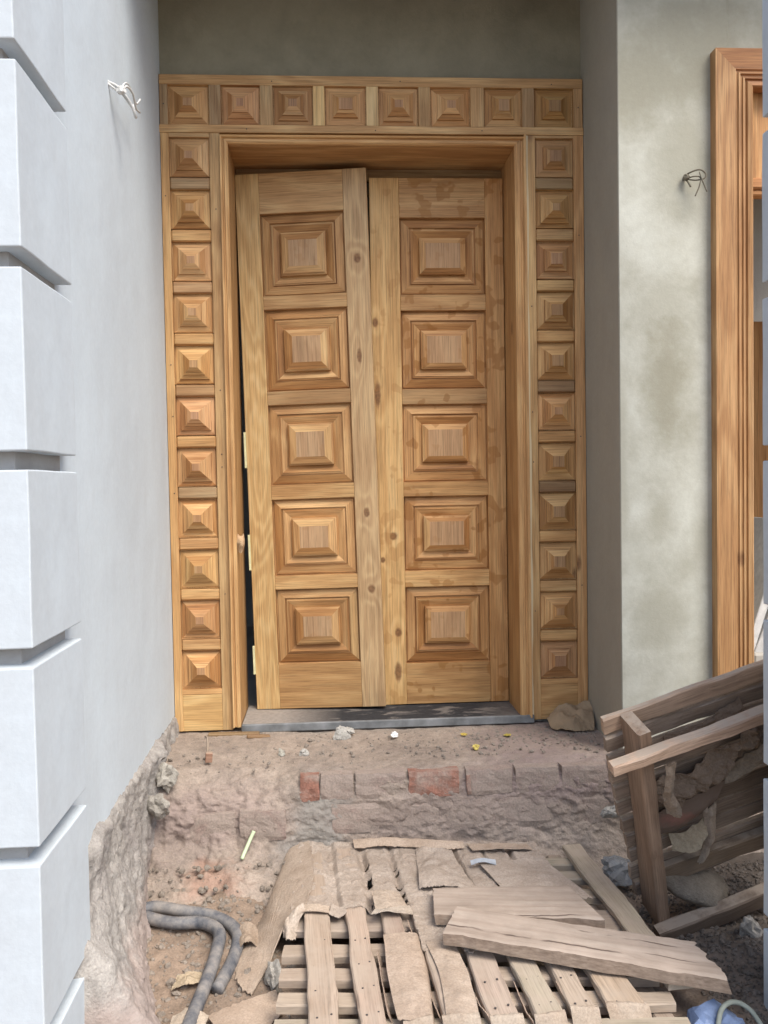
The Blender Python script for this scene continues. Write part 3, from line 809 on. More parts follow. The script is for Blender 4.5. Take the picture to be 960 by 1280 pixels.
LL.rotation_euler = (0, radians(-1.15), radians(-6.5))
for (za, zb_) in ((1.02, 1.17), (.59, .74), (.15, .27)):
    o = box('foam_strip', -.008, .0005, -.006, .006, za, zb_, TAPE, LL, .001)

o = loft('torn_paper', [[(-.372, .02, .735), (-.36, .015, .725), (-.350, .03, .735)], [(-.374, .0, .70), (-.352, -.012, .695), (-.345, .02, .70)], [(-.372, .01, .665), (-.36, .0, .66), (-.352, .02, .668)]], 16, 16, BPAPER, .010, 40, 3, .002, jag=1, axis=(0, 1, 0)); tag(o, 'tiny torn brown paper stuck on the left jamb beside the door gap', 'paper'); tint(o, 1.5, 1.4, 1.3)
# threshold
th = empty('threshold', (.2, .1, -.055)); tag(th, 'dusty dark stone threshold with grey front edge lying under the two door leaves', 'threshold')
box('slab', -.372, .80, .002, .30, -.050, -.024, SILL, th, .002, (.2, .1, -.055))
box('edging', -.372, .802, -.014, .001, -.052, -.020, EDGE, th, .003, (.2, .1, -.055))

# ------------------------------------------------------------------ RIGHT WOODEN FRAME
rf = empty('side_door_frame', (1.43, -.42, -.05)); ro = (1.43, -.42, -.05)
tag(rf, 'moulded reddish teak frame of a second opening at the right edge', 'door frame')
def rframe():
    x0 = 1.362; zt = 2.418; yb = -.400
    prof = [(0, 0), (0, -.045), (.072, -.045), (.074, -.040), (.080, -.040), (.082, -.046), (.088, -.046), (.090, -.040), (.096, -.040), (.098, -.046), (.104, -.046), (.106, -.038), (.112, -.038), (.114, -.046), (.1290, -.050), (.134, -.044), (.134, 0)]
    bm = bmesh.new(); n = len(prof)
    lo = [bm.verts.new((x0+d-ro[0], yb+y-ro[1], -.05-ro[2])) for d, y in prof]; hi = [bm.verts.new((x0+d-ro[0], yb+y-ro[1], zt-d-ro[2])) for d, y in prof]
    for i in range(n): bm.faces.new((lo[i], lo[(i+1) % n], hi[(i+1) % n], hi[i]))
    bm.faces.new(lo); bm.faces.new(hi[::-1]); bmesh.ops.recalc_face_normals(bm, faces=bm.faces[:])
    tint(link('stile', to_me(bm, 'stile'), W_Z, rf), .82, .72, .68)
    bm = bmesh.new(); x1 = 2.5
    a = [bm.verts.new((x0+d-ro[0], yb+y-ro[1], zt-d-ro[2])) for d, y in prof]; b = [bm.verts.new((x1-d-ro[0], yb+y-ro[1], zt-d-ro[2])) for d, y in prof]
    for i in range(n): bm.faces.new((a[i], a[(i+1) % n], b[(i+1) % n], b[i]))
    bm.faces.new(a); bm.faces.new(b[::-1]); bmesh.ops.recalc_face_normals(bm, faces=bm.faces[:])
    tint(link('lintel', to_me(bm, 'lintel'), W_X, rf), .66, .48, .40)
    bm = bmesh.new()
    lo = [bm.verts.new((x1-d-ro[0], yb+y-ro[1], -.05-ro[2])) for d, y in prof]; hi = [bm.verts.new((x1-d-ro[0], yb+y-ro[1], zt-d-ro[2])) for d, y in prof]
    for i in range(n): bm.faces.new((lo[i], lo[(i+1) % n], hi[(i+1) % n], hi[i]))
    bm.faces.new(lo); bm.faces.new(hi[::-1]); bmesh.ops.recalc_face_normals(bm, faces=bm.faces[:])
    tint(link('stile', to_me(bm, 'stile'), W_Z, rf), .9, .7, .6)
    tint(box('transom_panel', 1.497, 2.36, -.392, -.372, 1.985, 2.29, W_Z, rf, .002, ro), .95, .8, .68)
    tint(box('transom_rail', 1.497, 2.36, -.415, -.36, 1.945, 1.9845, W_X, rf, .006, ro), .8, .6, .5)
    tint(box('transom_rail', 1.497, 2.36, -.405, -.36, 1.925, 1.9445, W_X, rf, .004, ro), .95, .75, .62)
    tint(box('jamb', 1.4285, 1.496, -.3985, -.18, -.05, 2.284, W_Z, rf, .002, ro), .9, .7, .55)
rframe()
# things seen through it
o = box('wardrobe', 1.75, 2.9, .9, 1.3, -.06, 1.72, W_Z, None, .004); tint(o, .95, .72, .55)
tag(o, 'brown wooden panel dimly seen through the opening at the right edge', 'cupboard')
bs = empty('material_stack', (1.9, .3, -.06)); tag(bs, 'leaning pale boards beside a navy bag seen through the right opening', 'boards')
for k in range(3):
    o = link('board', to_me(bm_box(.035, .35, .72, .003), 'board'), PAPERW, bs, (-.12+k*.055, -.1, .46), (0, radians(18+4*k), 0)); tint(o, .75-.1*k)
o = link('plastic_sack', stone_me('plastic_sack', .15, 4, 3, .9, .3), NAVY, None, (1.96, .12, .33)); tag(o, 'navy plastic sack behind the wooden frame at the right edge', 'bag')
o = box('crate', 1.72, 2.4, .0, .5, -.06, .20, P_DARK, None, .01); tag(o, 'dark low crate behind the wooden frame at the right edge', 'crate')

# ------------------------------------------------------------------ FLAT PALLET IN THE PIT
pal = empty('wooden_pallet', (.35, -1.05, -.41)); po = Vector((.35, -1.05, -.41))
tag(pal, 'dusty pale wooden pallet lying flat in the pit below the step', 'pallet')
def board_between(name, a, b, wdt, th, mat, parent, poff, seed, n=14, **kw):
    a = Vector(a); b = Vector(b); d = b-a; L = d.length
    me = plank_me(name, L, wdt, th, seed, n, **kw)
    ang = math.atan2(d.y, d.x); pitch = -math.asin(d.z/L)
    o = link(name, me, mat, parent, (a+b)/2-Vector(poff), (0, pitch, ang)); return o
# nail heads in the slats
def pallet_nails():
    bm = bmesh.new()
    for (x, y, wd) in slats[:8]:
        for yy in (-1.13, -1.245, -1.35, -1.455):
            xc = x-.055*(yy-y)
            if xc > .24 and yy > -1.3: continue
            for dx in (-wd*.22, wd*.24):
                bmesh.ops.create_icosphere(bm, subdivisions=1, radius=.0032, matrix=Matrix.Translation(Vector((xc+dx, yy+dx*.3, -.3005))-po))
    o = link('nail_head', to_me(bm, 'nail_head'), METAL, pal); o['kind'] = 'stuff'
slats = [(-.068, -.945, .072), (.045, -.958, .060), (.148, -1.014, .058), (.2525, -1.077, .078), (.3645, -1.27, .070), (.469, -1.305, .067), (.5555, -1.337, .062), (.6625, -1.381, .088), (.786, -.593, .068)]
yfr = [-1.62, -1.60, -1.492, -1.485, -1.50, -1.50, -1.49, -1.475, -1.40]
for i, (x, y, wd) in enumerate(slats):
    yb = -.50-.1*(x+.13)-(.0 if i != 8 else .0); yf_ = yfr[i]
    dx = -.055
    a = (x+dx*(yb-y), yb, -.310+rnd.uniform(-.002, .003)); b = (x+dx*(yf_-y), yf_, -.310+rnd.uniform(-.003, .003))
    tint(board_between('slat', a, b, wd, .018, W_PAL, pal, po, 3+i, n=26, wear=.006), rnd.uniform(1.0, 1.14), rnd.uniform(.98, 1.06), rnd.uniform(.92, 1.0))
for i, y in enumerate((-.60, -.70, -.82, -.975, -1.128, -1.24, -1.348, -1.452, -1.56)):
    a = (-.155+rnd.uniform(-.004, .004), y+.01, -.335); b = (.80, y-.07, -.335)
    tint(board_between('cross_board', a, b, .056 if i != 3 else .11, .022, W_PAL, pal, po, 40+i, n=16, wear=.005), rnd.uniform(.85, 1.0), rnd.uniform(.84, .95), rnd.uniform(.8, .9))
for i, x in enumerate((-.06, .33, .75)):
    tint(board_between('stringer', (x-.055*.9+.03, -.56, -.379), (x+.02, -1.55, -.379), .05, .058, W_PAL, pal, po, 60+i), .7, .66, .62)

pallet_nails()
# sheet of cardboard over the back of the pallet
def slat_profile(x, y):
    """1 on a slat, falling to 0 in the gaps"""
    best = 9
    for (sx, sy, wd) in slats:
        c = sx-.055*(y-sy); d = abs(x-c)-wd/2
        best = min(best, d)
    return best
def sheet():
    nx, ny = 330, 260; x0, x1 = -.14, .80; rows = []; keep = {}
    for j in range(ny+1):
        row = []
        for i in range(nx+1):
            x = x0+(x1-x0)*i/nx; y = -.49-.1*(x+.13)-(j/ny)*.98
            d = slat_profile(x, y)
            sag = min(1, max(0, d/.018)); sag = sag*sag*(3-2*sag)
            p = Vector((x, y, 0))
            dep = .010+.018*abs(noise.noise(p*6+Vector((2, 0, 0))))+max(0, x-.1)*.02
            z = -.2985-sag*dep+crumple(p, .0075, 16, 3)+crumple(p, .0042, 38, 5)+crumple(p, .0022, 85, 6)
            if d < 0: z = max(z, -.2993)
            row.append(Vector((x+noise.noise(p*20)*.004, y+noise.noise(p*20+Vector((5, 0, 0)))*.004, z)))
            # where the sheet is torn away
            e = noise.noise(p*16+Vector((1, 7, 0)))*.5+noise.noise(p*45)*.3
            lim = [-.962, -.955, -.985, -1.20, -1.215, -1.24, -1.13, -1.10, -.70]
            k = min(range(9), key=lambda q: abs(x-(slats[q][0]-.055*(y-slats[q][1]))))
            tear = y < lim[k]+e*.05
            if d > .006 and k >= 2 and y < -.66 and e+max(0, (-.70-y))*1.4 > .22: tear = True
            if d > .004 and k >= 2 and y < -1.0: tear = True
            if k == 8: tear = True
            if k == 7 and d > .01: tear = True
            keep[(j, i)] = tear
        rows.append(row)
    me = grid_me('torn_cardboard_sheet', rows, smooth=False, hole=lambda j, i: keep[(j, i)]); clean_loose(me)
    o = link('torn_cardboard_sheet', me, CARD); solid(o, .0035, 1)
    tag(o, 'large dusty brown cardboard sheet torn and sagging over the back half of the flat pallet', 'cardboard')
    return o
sheet()
# part of the cardboard hanging over the left side to the ground
o = loft('cardboard_flap', [[(-.10, -.500, -.292), (-.086, -.62, -.286), (-.080, -.80, -.286), (-.100, -.962, -.292)],
      [(-.16, -.53, -.305), (-.145, -.66, -.305), (-.135, -.84, -.305), (-.150, -.99, -.318)],
      [(-.19, -.62, -.34), (-.195, -.74, -.33), (-.185, -.90, -.335), (-.178, -1.045, -.355)],
      [(-.22, -.72, -.39), (-.235, -.88, -.375), (-.225, -1.0, -.375), (-.200, -1.105, -.385)],
      [(-.245, -.86, -.405), (-.285, -1.02, -.398), (-.275, -1.13, -.400), (-.235, -1.185, -.408)]],
      26, 30, CARD, .006, 9, 2, .004, jag=.6)
tag(o, 'wide brown cardboard flap hanging down the left side of the pallet to the ground', 'cardboard')
tint(o, .97, .93, .88)
SC = 'torn strips of cardboard on the flat pallet'
def scrap(rows, label, amp=.005, mat=CARD, seed=1, t=(1, 1, 1), grp=SC, name='cardboard_scrap', n=14, m=14, th=.003, s=18):
    o = loft(name, rows, int(n*1.7), int(m*1.7), mat, amp, s, seed, .0022, jag=1.2); tag(o, label, 'cardboard', grp); tint(o, *t); return o
scrap([[(-.108, -.955, -.288), (-.07, -.958, -.284), (-.030, -.962, -.289)], [(-.110, -.985, -.292), (-.07, -.99, -.287), (-.028, -.992, -.294)]], 'folded cardboard hem across the leftmost slat of the flat pallet', .003, seed=4, t=(1.1, 1.06, 1.0))
scrap([[(-.120, -.965, -.29), (-.105, -.972, -.28), (-.098, -.975, -.295)], [(-.150, -1.00, -.30), (-.132, -1.01, -.298), (-.115, -1.0, -.315)], [(-.150, -1.03, -.335), (-.140, -1.05, -.340), (-.120, -1.04, -.345)]], 'crumpled pale paper knot left of the leftmost pallet slat', .014, CARDP, 6, (1, .95, .9))
scrap([[(-.02, -.95, -.292), (.0, -.955, -.300), (.018, -.955, -.292)], [(-.03, -1.0, -.294), (.0, -1.005, -.305), (.022, -.985, -.298)]], 'small torn cardboard tongue between the first and second pallet slats', .008, seed=8)
scrap([[(.098, -.90, -.286), (.14, -.905, -.280), (.178, -.91, -.287)], [(.10, -.96, -.282), (.14, -.965, -.272), (.19, -.96, -.285)], [(.102, -1.01, -.288), (.145, -1.0, -.279), (.20, -.99, -.294)]], 'raised torn flap lying over the third pallet slat from the left', .007, seed=9, t=(1.05, 1.02, .97))
scrap([[(.10, -1.0, -.288), (.15, -.992, -.281), (.20, -.985, -.287)], [(.088, -1.035, -.286), (.14, -1.03, -.276), (.21, -1.02, -.292)]], 'pale curled paper edge turned up on the third pallet slat from the left', .006, CARDP, 11, (.98, .95, .9))
scrap([[(.118, -1.12, -.298), (.155, -1.12, -.294), (.20, -1.115, -.296), (.215, -1.115, -.31)], [(.118, -1.30, -.297), (.165, -1.30, -.293), (.208, -1.29, -.296), (.222, -1.29, -.32)], [(.128, -1.49, -.298), (.165, -1.495, -.295), (.205, -1.49, -.298), (.215, -1.49, -.33)]], 'long cardboard strip lying along the third pallet slat from the left', .004, seed=12, n=30, t=(1.04, .98, .92))
scrap([[(.228, -1.17, -.296), (.265, -1.17, -.292), (.305, -1.17, -.297)], [(.245, -1.33, -.297), (.28, -1.33, -.293), (.318, -1.33, -.30)], [(.240, -1.485, -.298), (.28, -1.49, -.295), (.318, -1.485, -.305)]], 'torn cardboard strip along the fourth pallet slat from the left', .0045, seed=13, n=30, t=(1.02, .98, .93))
def gap_wall(xt, yt0, yt1, lab, seed, zb=-.40):
    scrap([[(xt, yt0, -.305), (xt+.004, (yt0+yt1)/2, -.308), (xt+.012, yt1, -.305)], [(xt+.016, yt0-.01, -.35), (xt+.012, (yt0+yt1)/2, -.345), (xt+.03, yt1, -.35)], [(xt+.02, yt0-.02, zb+.01), (xt+.03, (yt0+yt1)/2, zb), (xt+.04, yt1, zb+.01)]], lab, .010, CARD, seed, (.95, .86, .80), n=20, m=20)
gap_wall(.192, -1.04, -1.17, 'brown cardboard hanging in the gap right of the third pallet slat, near the planks', 21)
gap_wall(.098, -1.18, -1.46, 'long cardboard fold hanging between the second and third pallet slats', 22)
gap_wall(.212, -1.22, -1.47, 'cardboard fold hanging between the third and fourth pallet slats', 23)
gap_wall(.325, -1.40, -1.50, 'cardboard hanging between the fourth and fifth pallet slats at the front', 24)
gap_wall(.425, -1.36, -1.50, 'cardboard hanging between the fifth and sixth pallet slats at the front', 25)
gap_wall(.528, -1.36, -1.49, 'cardboard hanging between the sixth and seventh pallet slats at the front', 26)
# hanging torn ends along the front
names = ['third', 'fourth', 'fifth', 'sixth', 'seventh', 'eighth']
for i, k in enumerate(range(2, 8)):
    x, y, wd = slats[k]; yy = yfr[k]; xc = x-.055*(yy-y)
    scrap([[(xc-wd*.55, yy+.012, -.298), (xc, yy+.010, -.297), (xc+wd*.55, yy+.012, -.298)], [(xc-wd*.56, yy-.002, -.298), (xc, yy-.003, -.297), (xc+wd*.56, yy-.002, -.301)], [(xc-wd*.5, yy-.012, -.33), (xc, yy-.018, -.335), (xc+wd*.6, yy-.012, -.33)], [(xc-wd*.4, yy-.008, -.36), (xc, yy-.02, -.37), (xc+wd*.65, yy-.01, -.36)]],
          'torn pale cardboard end hanging off the front of the %s pallet slat from the left' % names[i], .007, CARDP, 30+i, (.86, .80, .73), s=16, n=21, m=20)
scrap([[(.255, -.60, -.288), (.30, -.62, -.280), (.37, -.64, -.288)], [(.25, -.74, -.290), (.31, -.76, -.276), (.39, -.78, -.288)], [(.245, -.88, -.292), (.33, -.90, -.28), (.41, -.91, -.292)]], 'crumpled paper mound in the middle of the pallet just behind the short plank', .015, seed=41, n=24, m=24, s=12)
scrap([[(.05, -.52, -.285), (.18, -.535, -.283), (.33, -.56, -.285), (.42, -.575, -.286)], [(.05, -.545, -.276), (.18, -.555, -.270), (.33, -.578, -.274), (.42, -.59, -.278)], [(.055, -.575, -.289), (.18, -.582, -.286), (.33, -.605, -.289), (.42, -.61, -.290)]], 'long curled cardboard edge along the back of the pallet', .004, seed=42, n=10, m=30, t=(1.06, 1.0, .94))
scrap([[(.43, -.585, -.288), (.53, -.595, -.286), (.63, -.60, -.289)], [(.44, -.64, -.286), (.53, -.65, -.280), (.64, -.65, -.288)]], 'stiff cardboard piece lying at the back right of the pallet', .003, seed=43, n=8, m=16, t=(1.06, 1.0, .94))
scrap([[(.44, -.72, -.287), (.55, -.73, -.284), (.66, -.74, -.288)], [(.47, -.84, -.286), (.56, -.86, -.281), (.70, -.87, -.288)], [(.50, -.98, -.288), (.6, -.98, -.285), (.735, -.99, -.289)]], 'flat cardboard piece with a small hole behind the right end of the short plank', .004, seed=44, n=16, m=16)
scrap([[(.42, -.735, -.276), (.46, -.74, -.270), (.50, -.735, -.277)], [(.42, -.755, -.280), (.46, -.76, -.272), (.497, -.765, -.280)]], 'thin whitish plastic strip lying on the cardboard near the middle of the pallet', .003, PAPERW, 45, (.5, .54, .6))
# ground scraps at lower left
scrap([[(-.335, -1.27, -.402), (-.26, -1.235, -.392), (-.17, -1.18, -.398)], [(-.30, -1.33, -.400), (-.24, -1.30, -.392), (-.16, -1.22, -.398)], [(-.25, -1.39, -.402), (-.20, -1.36, -.395), (-.145, -1.27, -.402)]], 'flat brown cardboard offcut on the ground left of the pallet', .004, seed=51, grp='scraps of cardboard on the earth', t=(1.0, .93, .86), s=8)
scrap([[(-.42, -1.27, -.395), (-.38, -1.26, -.385), (-.33, -1.28, -.395)], [(-.42, -1.34, -.398), (-.38, -1.34, -.388), (-.34, -1.34, -.398)]], 'small pale cardboard bit beside the end of the hose', .008, CARDP, 52, (1, .97, .9), grp='scraps of cardboard on the earth')
scrap([[(-.44, -1.10, -.392), (-.41, -1.10, -.380), (-.37, -1.09, -.392)], [(-.45, -1.15, -.396), (-.41, -1.15, -.384), (-.36, -1.13, -.396)]], 'crumpled yellowish scrap on the earth left of the hose', .016, CARDP, 53, (.9, .82, .66), grp='scraps of cardboard on the earth')
scrap([[(-.29, -.93, -.36), (-.26, -.92, -.345), (-.235, -.93, -.36)], [(-.285, -1.0, -.385), (-.26, -1.0, -.37), (-.23, -1.0, -.385)]], 'dusty crumpled scrap between the hose and the hanging cardboard flap', .018, CARDP, 54, (.72, .64, .56), grp='scraps of cardboard on the earth')

# ------------------------------------------------------------------ THE TWO LOOSE PLANKS
def prism(name, top, th, mat, seed, label, n=40, jag=0, cracks=True):
    """plank from its four top corners (back-left, back-right, front-right, front-left)"""
    bl, br, fr, fl = [Vector(p) for p in top]
    c = (bl+br+fr+fl)/4; ang = math.atan2((br+fr-bl-fl).y, (br+fr-bl-fl).x); R = Matrix.Rotation(-ang, 4, 'Z')
    rows = []; q = random.Random(seed)
    for i in range(n+1):
        u = i/n; a = bl.lerp(br, u); b = fl.lerp(fr, u); ring = []
        m = 14
        pts = []
        for j in range(m+1): pts.append((a.lerp(b, j/m), 0))
        pts2 = [(b+Vector((0, 0, 0)), -th), (a, -th)]
        for j, (p, dz) in enumerate(pts+pts2):
            p = p.copy(); p.z += dz
            e = 1 if j in (0, m, m+1, m+2) else .25
            p += Vector((0, 1, 0))*fbm(p+Vector((seed, 0, 0)), 3, 9)*.005*e
            p.z += fbm(p+Vector((0, seed, 0)), 3, 11)*.0028+(-.0025 if j in (0, m) else 0)
            if jag and i == n: p += (br-bl).normalized()*(-jag*abs(noise.noise(Vector((j*1.9, seed, 0))))*1.6)
            if i == 0: p += (br-bl).normalized()*(.004*noise.noise(Vector((j*.9, seed, 3))))
            ring.append(R @ (p-c))
        rows.append(ring)
    me = grid_me(name, rows, closed=True, smooth=False)
    bm = bmesh.new(); bm.from_mesh(me); bmesh.ops.holes_fill(bm, edges=[e for e in bm.edges if e.is_boundary])
    bmesh.ops.recalc_face_normals(bm, faces=bm.faces[:]); bm.to_mesh(me); bm.free()
    o = link(name, me, mat, None, c, (0, 0, ang)); tag(o, label, 'plank', 'loose planks on the pallet'); return o
def plank_mat(name, cracks):
    t = NT(name); vo = t.tc.outputs['Object']
    g = t.noise(t.coords((1.2, 26, 26)), 1.6, 5, .6, .3)
    col = t.ramp(g, [(.3, (.31, .245, .195)), (.5, (.40, .325, .265)), (.75, (.46, .39, .325))])
    d = t.ramp(t.noise(vo, 6, 6, .65), [(.35, .82), (.7, 1.08)]); col = t.mix(1., col, d, 'MULTIPLY')
    x = t.n('ShaderNodeSeparateXYZ'); t.l(vo, x.inputs[0])
    wv = t.math('MULTIPLY', t.math('SUBTRACT', t.noise(t.coords((1, 0, 0)), 9, 4, .6), .5), .022)
    hh = t.math('MULTIPLY', g, 1)
    for (y0, xa, xb, wd, sl) in cracks:
        yy = t.math('SUBTRACT', t.math('SUBTRACT', x.outputs[1], wv), t.math('MULTIPLY_ADD', x.outputs[0], sl, y0))
        ln = t.math('SUBTRACT', 1., t.math('DIVIDE', t.math('ABSOLUTE', yy), wd), clamp=True)
        m0 = t.math('MULTIPLY', t.math('SUBTRACT', x.outputs[0], xa), 25, clamp=True); m1 = t.math('MULTIPLY', t.math('SUBTRACT', xb, x.outputs[0]), 25, clamp=True)
        mk = t.math('MULTIPLY', t.math('MULTIPLY', m0, m1), t.math('MULTIPLY', ln, 2, clamp=True))
        mk = t.math('MULTIPLY', mk, t.ramp(t.noise(vo, 7, 2), [(.40, .0), (.47, 1)]))
        col = t.mix(t.math('MULTIPLY', mk, .85), col, (.10, .07, .055)); hh = t.math('SUBTRACT', hh, t.math('MULTIPLY', mk, 2))
    # sawn edge is darker, raw wood
    gn = t.n('ShaderNodeNewGeometry'); nz = t.n('ShaderNodeSeparateXYZ'); t.l(t.tc.outputs['Normal'], nz.inputs[0])
    sd_ = t.math('LESS_THAN', t.math('ABSOLUTE', nz.outputs[2]), .5)
    sg = t.ramp(t.noise(t.coords((30, 30, 90)), 1.6, 4, .6), [(.3, (.15, .105, .075)), (.6, (.27, .205, .155)), (.8, (.37, .30, .24))])
    col = t.mix(t.math('MULTIPLY', sd_, .85), col, sg)
    return t.done(col, .92, t.bump(hh, .5, .003))
PA = prism('plank', [(.276, -.930, -.262), (.668, -.955, -.262), (.715, -1.165, -.258), (.262, -1.095, -.258)], .030, plank_mat('short_plank_wood', [(-.085, -.05, .2, .003, 0)]), 3,
      'shorter dusty plank lying across the pallet behind the long one')
PB = prism('plank', [(.325, -1.098, -.236), (.905, -1.300, -.255), (.925, -1.465, -.262), (.268, -1.222, -.240)], .034, plank_mat('long_plank_wood', [(-.036, -.36, .12, .004, -.02), (.040, -.04, .26, .0035, -.03), (-.02, .16, .30, .002, 0)]), 8,
      'long split plank with a splintered right end lying across the front of the pallet', jag=.022)

# ------------------------------------------------------------------ LEANING PALLET
a_, l_, r_ = .193, -.328, .280
uv = Vector((cos(a_), sin(a_), 0)); nv = Vector((-sin(a_), cos(a_), 0)); zv = Vector((0, 0, 1))
wv_ = zv*cos(l_)+nv*sin(l_); n2 = nv*cos(l_)-zv*sin(l_); u2 = uv*cos(r_)+wv_*sin(r_); w2 = wv_*cos(r_)-uv*sin(r_)
lp = bpy.data.objects.new('wooden_pallet', None); COL.objects.link(lp); lp.empty_display_size = .05
MM = Matrix((u2, n2, w2)).transposed().to_4x4(); MM.translation = Vector((.942, -.967, -.4)); lp.matrix_world = MM
tag(lp, 'dark brown broken pallet leaning on its edge over the right end of the step', 'pallet')
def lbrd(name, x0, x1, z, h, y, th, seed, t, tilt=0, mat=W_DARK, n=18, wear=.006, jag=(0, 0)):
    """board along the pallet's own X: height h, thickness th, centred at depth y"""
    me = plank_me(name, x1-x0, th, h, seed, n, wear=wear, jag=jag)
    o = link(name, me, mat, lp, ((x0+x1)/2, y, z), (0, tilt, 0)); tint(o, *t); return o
H = .720
tops = (1.25, 1.15, 1.1)
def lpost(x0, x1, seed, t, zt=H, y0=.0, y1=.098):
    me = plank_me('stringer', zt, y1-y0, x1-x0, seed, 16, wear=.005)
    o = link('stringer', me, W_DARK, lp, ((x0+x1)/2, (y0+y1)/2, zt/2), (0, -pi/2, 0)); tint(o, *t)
lpost(0, .036, 71, (1.15, 1.0, .88))
lpost(.46, .50, 72, (.8, .8, .8)); lpost(.93, .97, 73, (.8, .8, .8))
zz = H-.025
zs_ = [.694, .632, .565, .512, .452, .392, .322, .262, .205, .13, .06]
hs = [.050, .046, .050, .044, .050, .046, .052, .044, .046, .055, .05]
for i, (z, h) in enumerate(zip(zs_, hs)):
    if i == 1: x0 = -.050
    x0 = -.055+rnd.uniform(-.006, .004)+(.004*i)
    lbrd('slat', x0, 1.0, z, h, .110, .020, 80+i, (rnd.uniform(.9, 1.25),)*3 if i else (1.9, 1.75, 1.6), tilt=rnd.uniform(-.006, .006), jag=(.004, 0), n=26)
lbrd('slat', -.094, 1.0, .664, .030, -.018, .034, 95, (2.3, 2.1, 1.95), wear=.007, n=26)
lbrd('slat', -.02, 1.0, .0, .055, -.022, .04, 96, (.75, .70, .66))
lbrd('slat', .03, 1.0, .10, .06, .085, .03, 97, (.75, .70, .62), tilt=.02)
# its torn paper and cement, caught between the slats (placed in the pallet's own axes)
def lpt(x, y, z): return tuple(lp.matrix_world @ Vector((x, y, z)))
LG = 'torn paper caught in the leaning pallet'
def lscrap(rows, label, amp, mat, seed, t, n=18, m=18, s=20):
    o = loft('torn_paper', [[lpt(*p) for p in r] for r in rows], n, m, mat, amp, s, seed, .003, jag=1.4, axis=tuple(n2)); tag(o, label, 'cardboard', LG); tint(o, *t)
lscrap([[(.06, .080, .46), (.16, .075, .47), (.30, .082, .50), (.40, .085, .53)], [(.05, .06, .42), (.16, .045, .42), (.30, .06, .45), (.42, .075, .49)], [(.05, .075, .385), (.16, .07, .37), (.30, .075, .40), (.42, .085, .45)]],
       'largest crumpled brown paper caught half way up the leaning pallet', .030, CARD, 61, (.62, .56, .50), 44, 60, 19)
lscrap([[(.05, .09, .34), (.18, .088, .35), (.30, .09, .37)], [(.05, .075, .30), (.18, .072, .31), (.27, .08, .335)], [(.05, .08, .27), (.14, .078, .27), (.25, .085, .30)]],
       'flat brown cardboard strip with a faint red smear in the middle of the leaning pallet', .004, CARD, 62, (.5, .43, .38))
lscrap([[(.12, .09, .60), (.22, .085, .61), (.36, .09, .64)], [(.12, .07, .565), (.22, .06, .575), (.36, .075, .60)]], 'ragged paper strip under the top rails of the leaning pallet', .014, CARD, 63, (.45, .40, .36), s=24)
lscrap([[(.048, -.04, .63), (.062, -.045, .635), (.078, -.04, .63)], [(.045, -.02, .52), (.060, -.03, .52), (.075, -.02, .52)], [(.06, .0, .42), (.085, -.015, .41), (.105, .0, .415)]], 'narrow twisted paper rag hanging beside the upright of the leaning pallet', .012, CARDP, 64, (.62, .56, .50), s=22)
lscrap([[(.10, .08, .25), (.16, .07, .25), (.22, .08, .265)], [(.09, .05, .215), (.15, .03, .21), (.21, .05, .23)]], 'small pale curled paper cup low in the leaning pallet', .012, CARDP, 65, (.85, .80, .66))
lscrap([[(.22, .08, .30), (.24, .07, .305), (.26, .08, .31)], [(.20, .06, .20), (.215, .05, .20), (.235, .06, .205)], [(.17, .06, .13), (.18, .05, .13), (.195, .06, .13)]], 'thin pale rag hanging low in the middle of the leaning pallet', .010, CARDP, 66, (.8, .74, .68))
lscrap([[(.30, .085, .42), (.36, .08, .44), (.43, .085, .47)], [(.28, .06, .39), (.36, .05, .40), (.44, .06, .44)]], 'pale dusty paper lump at the right of the leaning pallet', .018, CARDP, 67, (.6, .54, .46))
red = NT('cardboard_with_red_smear'); vo_ = red.tc.outputs['Object']; pr = lp.matrix_world @ Vector((.13, .08, .305))
wb = red.math('MULTIPLY', red.math('SUBTRACT', red.noise(vo_, 60, 4, .6), .5), 2.2)
rc = red.mix(red.math('MULTIPLY', red.ellipse(vo_, pr.x, pr.z, .05, .018, .7, wb), .28), (.18, .13, .10), (.42, .13, .10))
redm = red.done(rc, .95, red.bump(red.noise(vo_, 40, 4), .4, .004))
for ob in bpy.data.objects:
    if 'faint red smear' in ob.get('label', ''): ob.data.materials.clear(); ob.data.materials.append(redm)
# cement slab fragment under it
def slab_frag():
    bm = bmesh.new(); pts = []
    n = 28
    top = []
    for k in range(n):
        a = 2*pi*k/n; r = 1+.18*noise.noise(Vector((cos(a)*1.4, sin(a)*1.4, 3)))
        top.append(Vector((cos(a)*.13*r, sin(a)*.085*r, 0)))
    c0 = bm.verts.new((0, 0, .012)); R1 = [bm.verts.new((p.x*.6, p.y*.6, .010+noise.noise(p*30)*.004)) for p in top]
    R2 = [bm.verts.new((p.x, p.y, noise.noise(p*40)*.005)) for p in top]; R3 = [bm.verts.new((p.x*.97, p.y*.97, -.02+noise.noise(p*50)*.004)) for p in top]
    for k in range(n):
        j = (k+1) % n
        bm.faces.new((c0, R1[k], R1[j])); bm.faces.new((R1[k], R2[k], R2[j], R1[j])); bm.faces.new((R2[k], R3[k], R3[j], R2[j]))
    bm.faces.new(R3[::-1]); bmesh.ops.recalc_face_normals(bm, faces=bm.faces[:])
    o = link('cement_fragment', to_me(bm, 'cement_fragment', True), E_LUMP, None, (1.07, -.90, -.285), (radians(26), radians(16), radians(12))); tint(o, .46, .41, .36)
    tag(o, 'broken grey cement fragment lying under the leaning pallet', 'rubble')
slab_frag()

